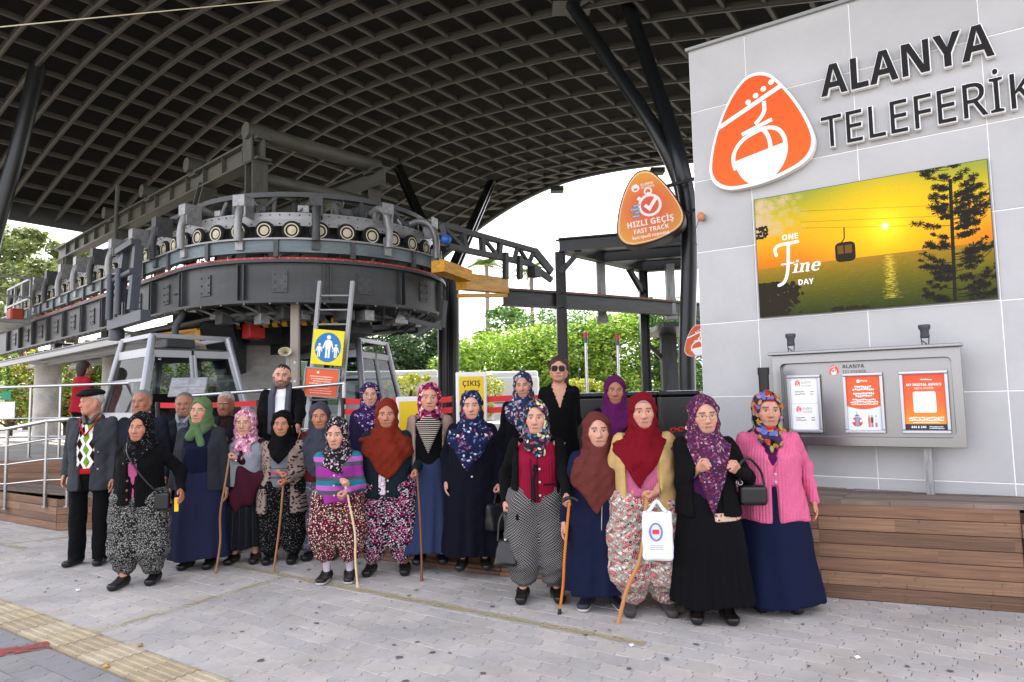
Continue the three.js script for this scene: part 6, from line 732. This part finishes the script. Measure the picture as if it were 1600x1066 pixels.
PP[23] = person({ ...gr0(1214, 950), H: 1.56, g: 1.2, yaw: -.22, label: 'woman in pink cable knit cardigan with multicoloured scarf and navy skirt', skin: skin.c, hem: .64, R: { px: [1182, 794], f: .06 }, L: { px: [1271, 797], f: .05 }, lower: { type: 'skirt', mat: plain(0x121832), hem: .06, w: .275, amp: .024, n: 10 }, outer: { mat: knit(0xd8688e, .8), open: y => y > 1.28 ? .085 : y > .98 ? .085 * (y - .98) / .3 : y < .9 ? .02 : 0, buttons: [2, .93, .985, .01, silverB] }, inner: plain(0x4a1446), inHem: .7, inTop: .05, scarf: { mat: print('#3c2c4c', ['#b8862c', '#a82c1c', '#5a6ab0', '#17151c', '#8a9a5a', '#c8502c', '#9a7a9a'], 60, 14, 34, 25), tail: .1, knot: .1, slope: 1.1, band: plain(0x8a2418) } });
// sticks and bags
const stickA = mat(0x9a6e4a, .6, { map: grimeTex }), stickB = mat(0xd0b890, .55), stickC = mat(0x7a4c38, .6, { map: grimeTex }), stickD = mat(0xc06c1c, .3), stickE = mat(0xb57a44, .5);
cane('pale brown walking stick of the pink scarf woman', handW(PP[7], 1).add(V(0, .02, .01)), [337, 895], stickA, { bend: -.02 }); cane('brown walking stick of the black scarf woman', handW(PP[9], 0).add(V(0, .03, .0)), [427, 895], stickA, { bend: .015 }); cane('cream bent walking stick of the striped cardigan woman', handW(PP[11], 0).add(V(0, .03, 0)), [559, 918], stickB, { bend: .035, r: .0095 }); cane('dark brown walking stick of the rust scarf woman', handW(PP[13], 1).add(V(.01, .02, .01)), [659, 908], stickC, { bend: .012 }); cane('orange walking stick with black handle of the red vest woman', handW(PP[17], 1).add(V(0, .01, .02)), [874, 960], stickD, { bend: .0, handle: true, fer: M.black }); cane('thick honey coloured walking stick of the crimson scarf woman', handW(PP[21], 1).add(V(0, .04, .01)), [966, 974], stickE, { bend: .05, r: .014 });
const leather = mat(0x111113, .35), leatherR = mat(0x141416, .5, { bumpMap: rep(weave, 3, 3), bumpScale: .004 });
function bag(name, label, p, w, h, d, m, o = {}) { const t = thing(name, label, 'bag', [p.x, p.y, p.z], o.turn ?? 0); const y0 = -(o.drop ?? .14) - h; obj('bag_body', snet((x, y, z) => { const k = clamp((y - y0) / h, 0, 1), W = w / 2 * (o.taper ? 1 - o.taper * k : 1), q = V(Math.max(Math.abs(x) - W + .03, 0), Math.max(Math.abs(y - y0 - h / 2) - h / 2 + .03, 0), Math.max(Math.abs(z) - d / 2 * (1.05 - .6 * k) + .03, 0)); return q.length() - .03 + .004 * Math.sin(x * 40 + y * 25) * Math.sin(y * 30); }, [-w / 2 - .05, y0 - .04, -d / 2 - .05], [w / 2 + .05, y0 + h + .04, d / 2 + .05], .011), m, t); for (const z of [-d * .25, d * .25]) obj('handle', tube([V(-w * .3, y0 + h - .01, z), V(-w * .2, -.05, z * .5), V(0, .0, 0), V(w * .2, -.05, z * .5), V(w * .3, y0 + h - .01, z)], o.hr ?? .008, 24, 7), o.hm ?? m, t); return t; }
bag('handbag', 'black woven leather handbag hanging from the navy coat woman', handW(PP[15], 1).add(V(-.01, -.01, 0)), .26, .24, .12, leatherR, { taper: -.1, drop: .08, turn: .9 });
{ const t = bag('handbag', 'round soft black leather bag hanging beside the checked trousers', handW(PP[17], 0).add(V(0, -.01, 0)), .2, .2, .17, leather, { taper: .45, drop: .2 }); obj('clasp', new THREE.SphereGeometry(.012, 10, 8).translate(0, -.2, .06), silverB, t); }
{ const t = bag('tote_bag', 'white tote bag with blue and red round print in the crimson scarf woman\'s hand', handW(PP[21], 1).add(V(.06, -.02, .02)), .21, .34, .07, plain(0xdfe0e6), { drop: .06, hr: .012, turn: -.15 }); obj('bag_print', new THREE.PlaneGeometry(.13, .24).translate(-.01, -.24, .043), mat(0xffffff, .8, { transparent: true, map: canvasTex(130, 240, c => { c.clearRect(0, 0, 130, 240); c.strokeStyle = '#3c5ea8'; c.lineWidth = 11; c.beginPath(); c.ellipse(62, 80, 40, 56, 0, 0, 7); c.stroke(); c.strokeStyle = '#dfe4f0'; c.lineWidth = 2; c.setLineDash([5, 5]); c.beginPath(); c.ellipse(62, 80, 40, 56, 0, 0, 7); c.stroke(); c.fillStyle = '#c83c3c'; c.fillRect(40, 64, 44, 30); c.fillStyle = '#5a6aa0'; for (let i = 0; i < 3; i++) for (let x = 20; x < 105; x += 9) c.fillRect(x, 168 + i * 13, 6, 4); }) }), t); }
{ const r = PP[2].root, w = V(.12, .68, .22); const t = thing('handbag', 'small black crossbody purse with strap on the dotted scarf woman', 'bag', r.position.toArray(), r.rotation.y); obj('bag_body', box(.13, .15, .05, .235, .73, .13, .02), leather, t); obj('strap', tube([V(-.1, 1.24, .05), V(-.04, 1.14, .175), V(.1, .95, .215), V(.19, .84, .19), V(.22, .8, .14)], .008, 24, 6), leather, t);
  const y = thing('yellow_tag', 'small bright yellow card in the dotted scarf woman\'s hand', 'card', handW(PP[2], 1).add(V(-.03, -.02, .03)).toArray(), .2); obj('card', box(.035, .12, .012, 0, -.05, 0, .004), mat(0xe0b400, .5), y); }
{ const r = PP[22].root, t = thing('handbag', 'black leather shoulder bag on the arm of the paisley scarf woman', 'bag', r.position.toArray(), r.rotation.y); obj('bag_body', box(.19, .14, .08, .3, .86, .08, .03), leather, t); obj('strap', tube([V(.21, .93, .12), V(.2, 1.08, .2), V(.26, 1.12, .16), V(.36, 1.02, .08), V(.38, .93, .08)], .009, 24, 6), leather, t); obj('buckle', new THREE.TorusGeometry(.014, .003, 6, 14).translate(.21, .95, .135), silverB, t); }
{ const t = thing('spectacle_cord', 'thin dark cord held in the paisley scarf woman\'s hands', 'cord'); const a = handW(PP[22], 0), b = handW(PP[22], 1); obj('cord', tube([a, a.clone().lerp(b, .5).add(V(0, -.03, .02)), b], .004, 16, 6), M.black, t); }
{ const p = onLevel(128, 700, .75), q = at(128, 640, 11.9); person({ x: q.x, z: q.z, y: .74, H: 1.62, yaw: 2.6, label: 'passer-by in red jacket on the platform behind the flat cap man', skin: skin.c, face: 'fy', hem: .75, hair: { c: 0x2c1c16, line: .05, long: true, side: 2 }, lower: { type: 'trousers', mat: darkTr, hem: .05 }, outer: { mat: plain(0xa01c2c), name: 'jacket' } }); }

renderer.render(scene, camera);
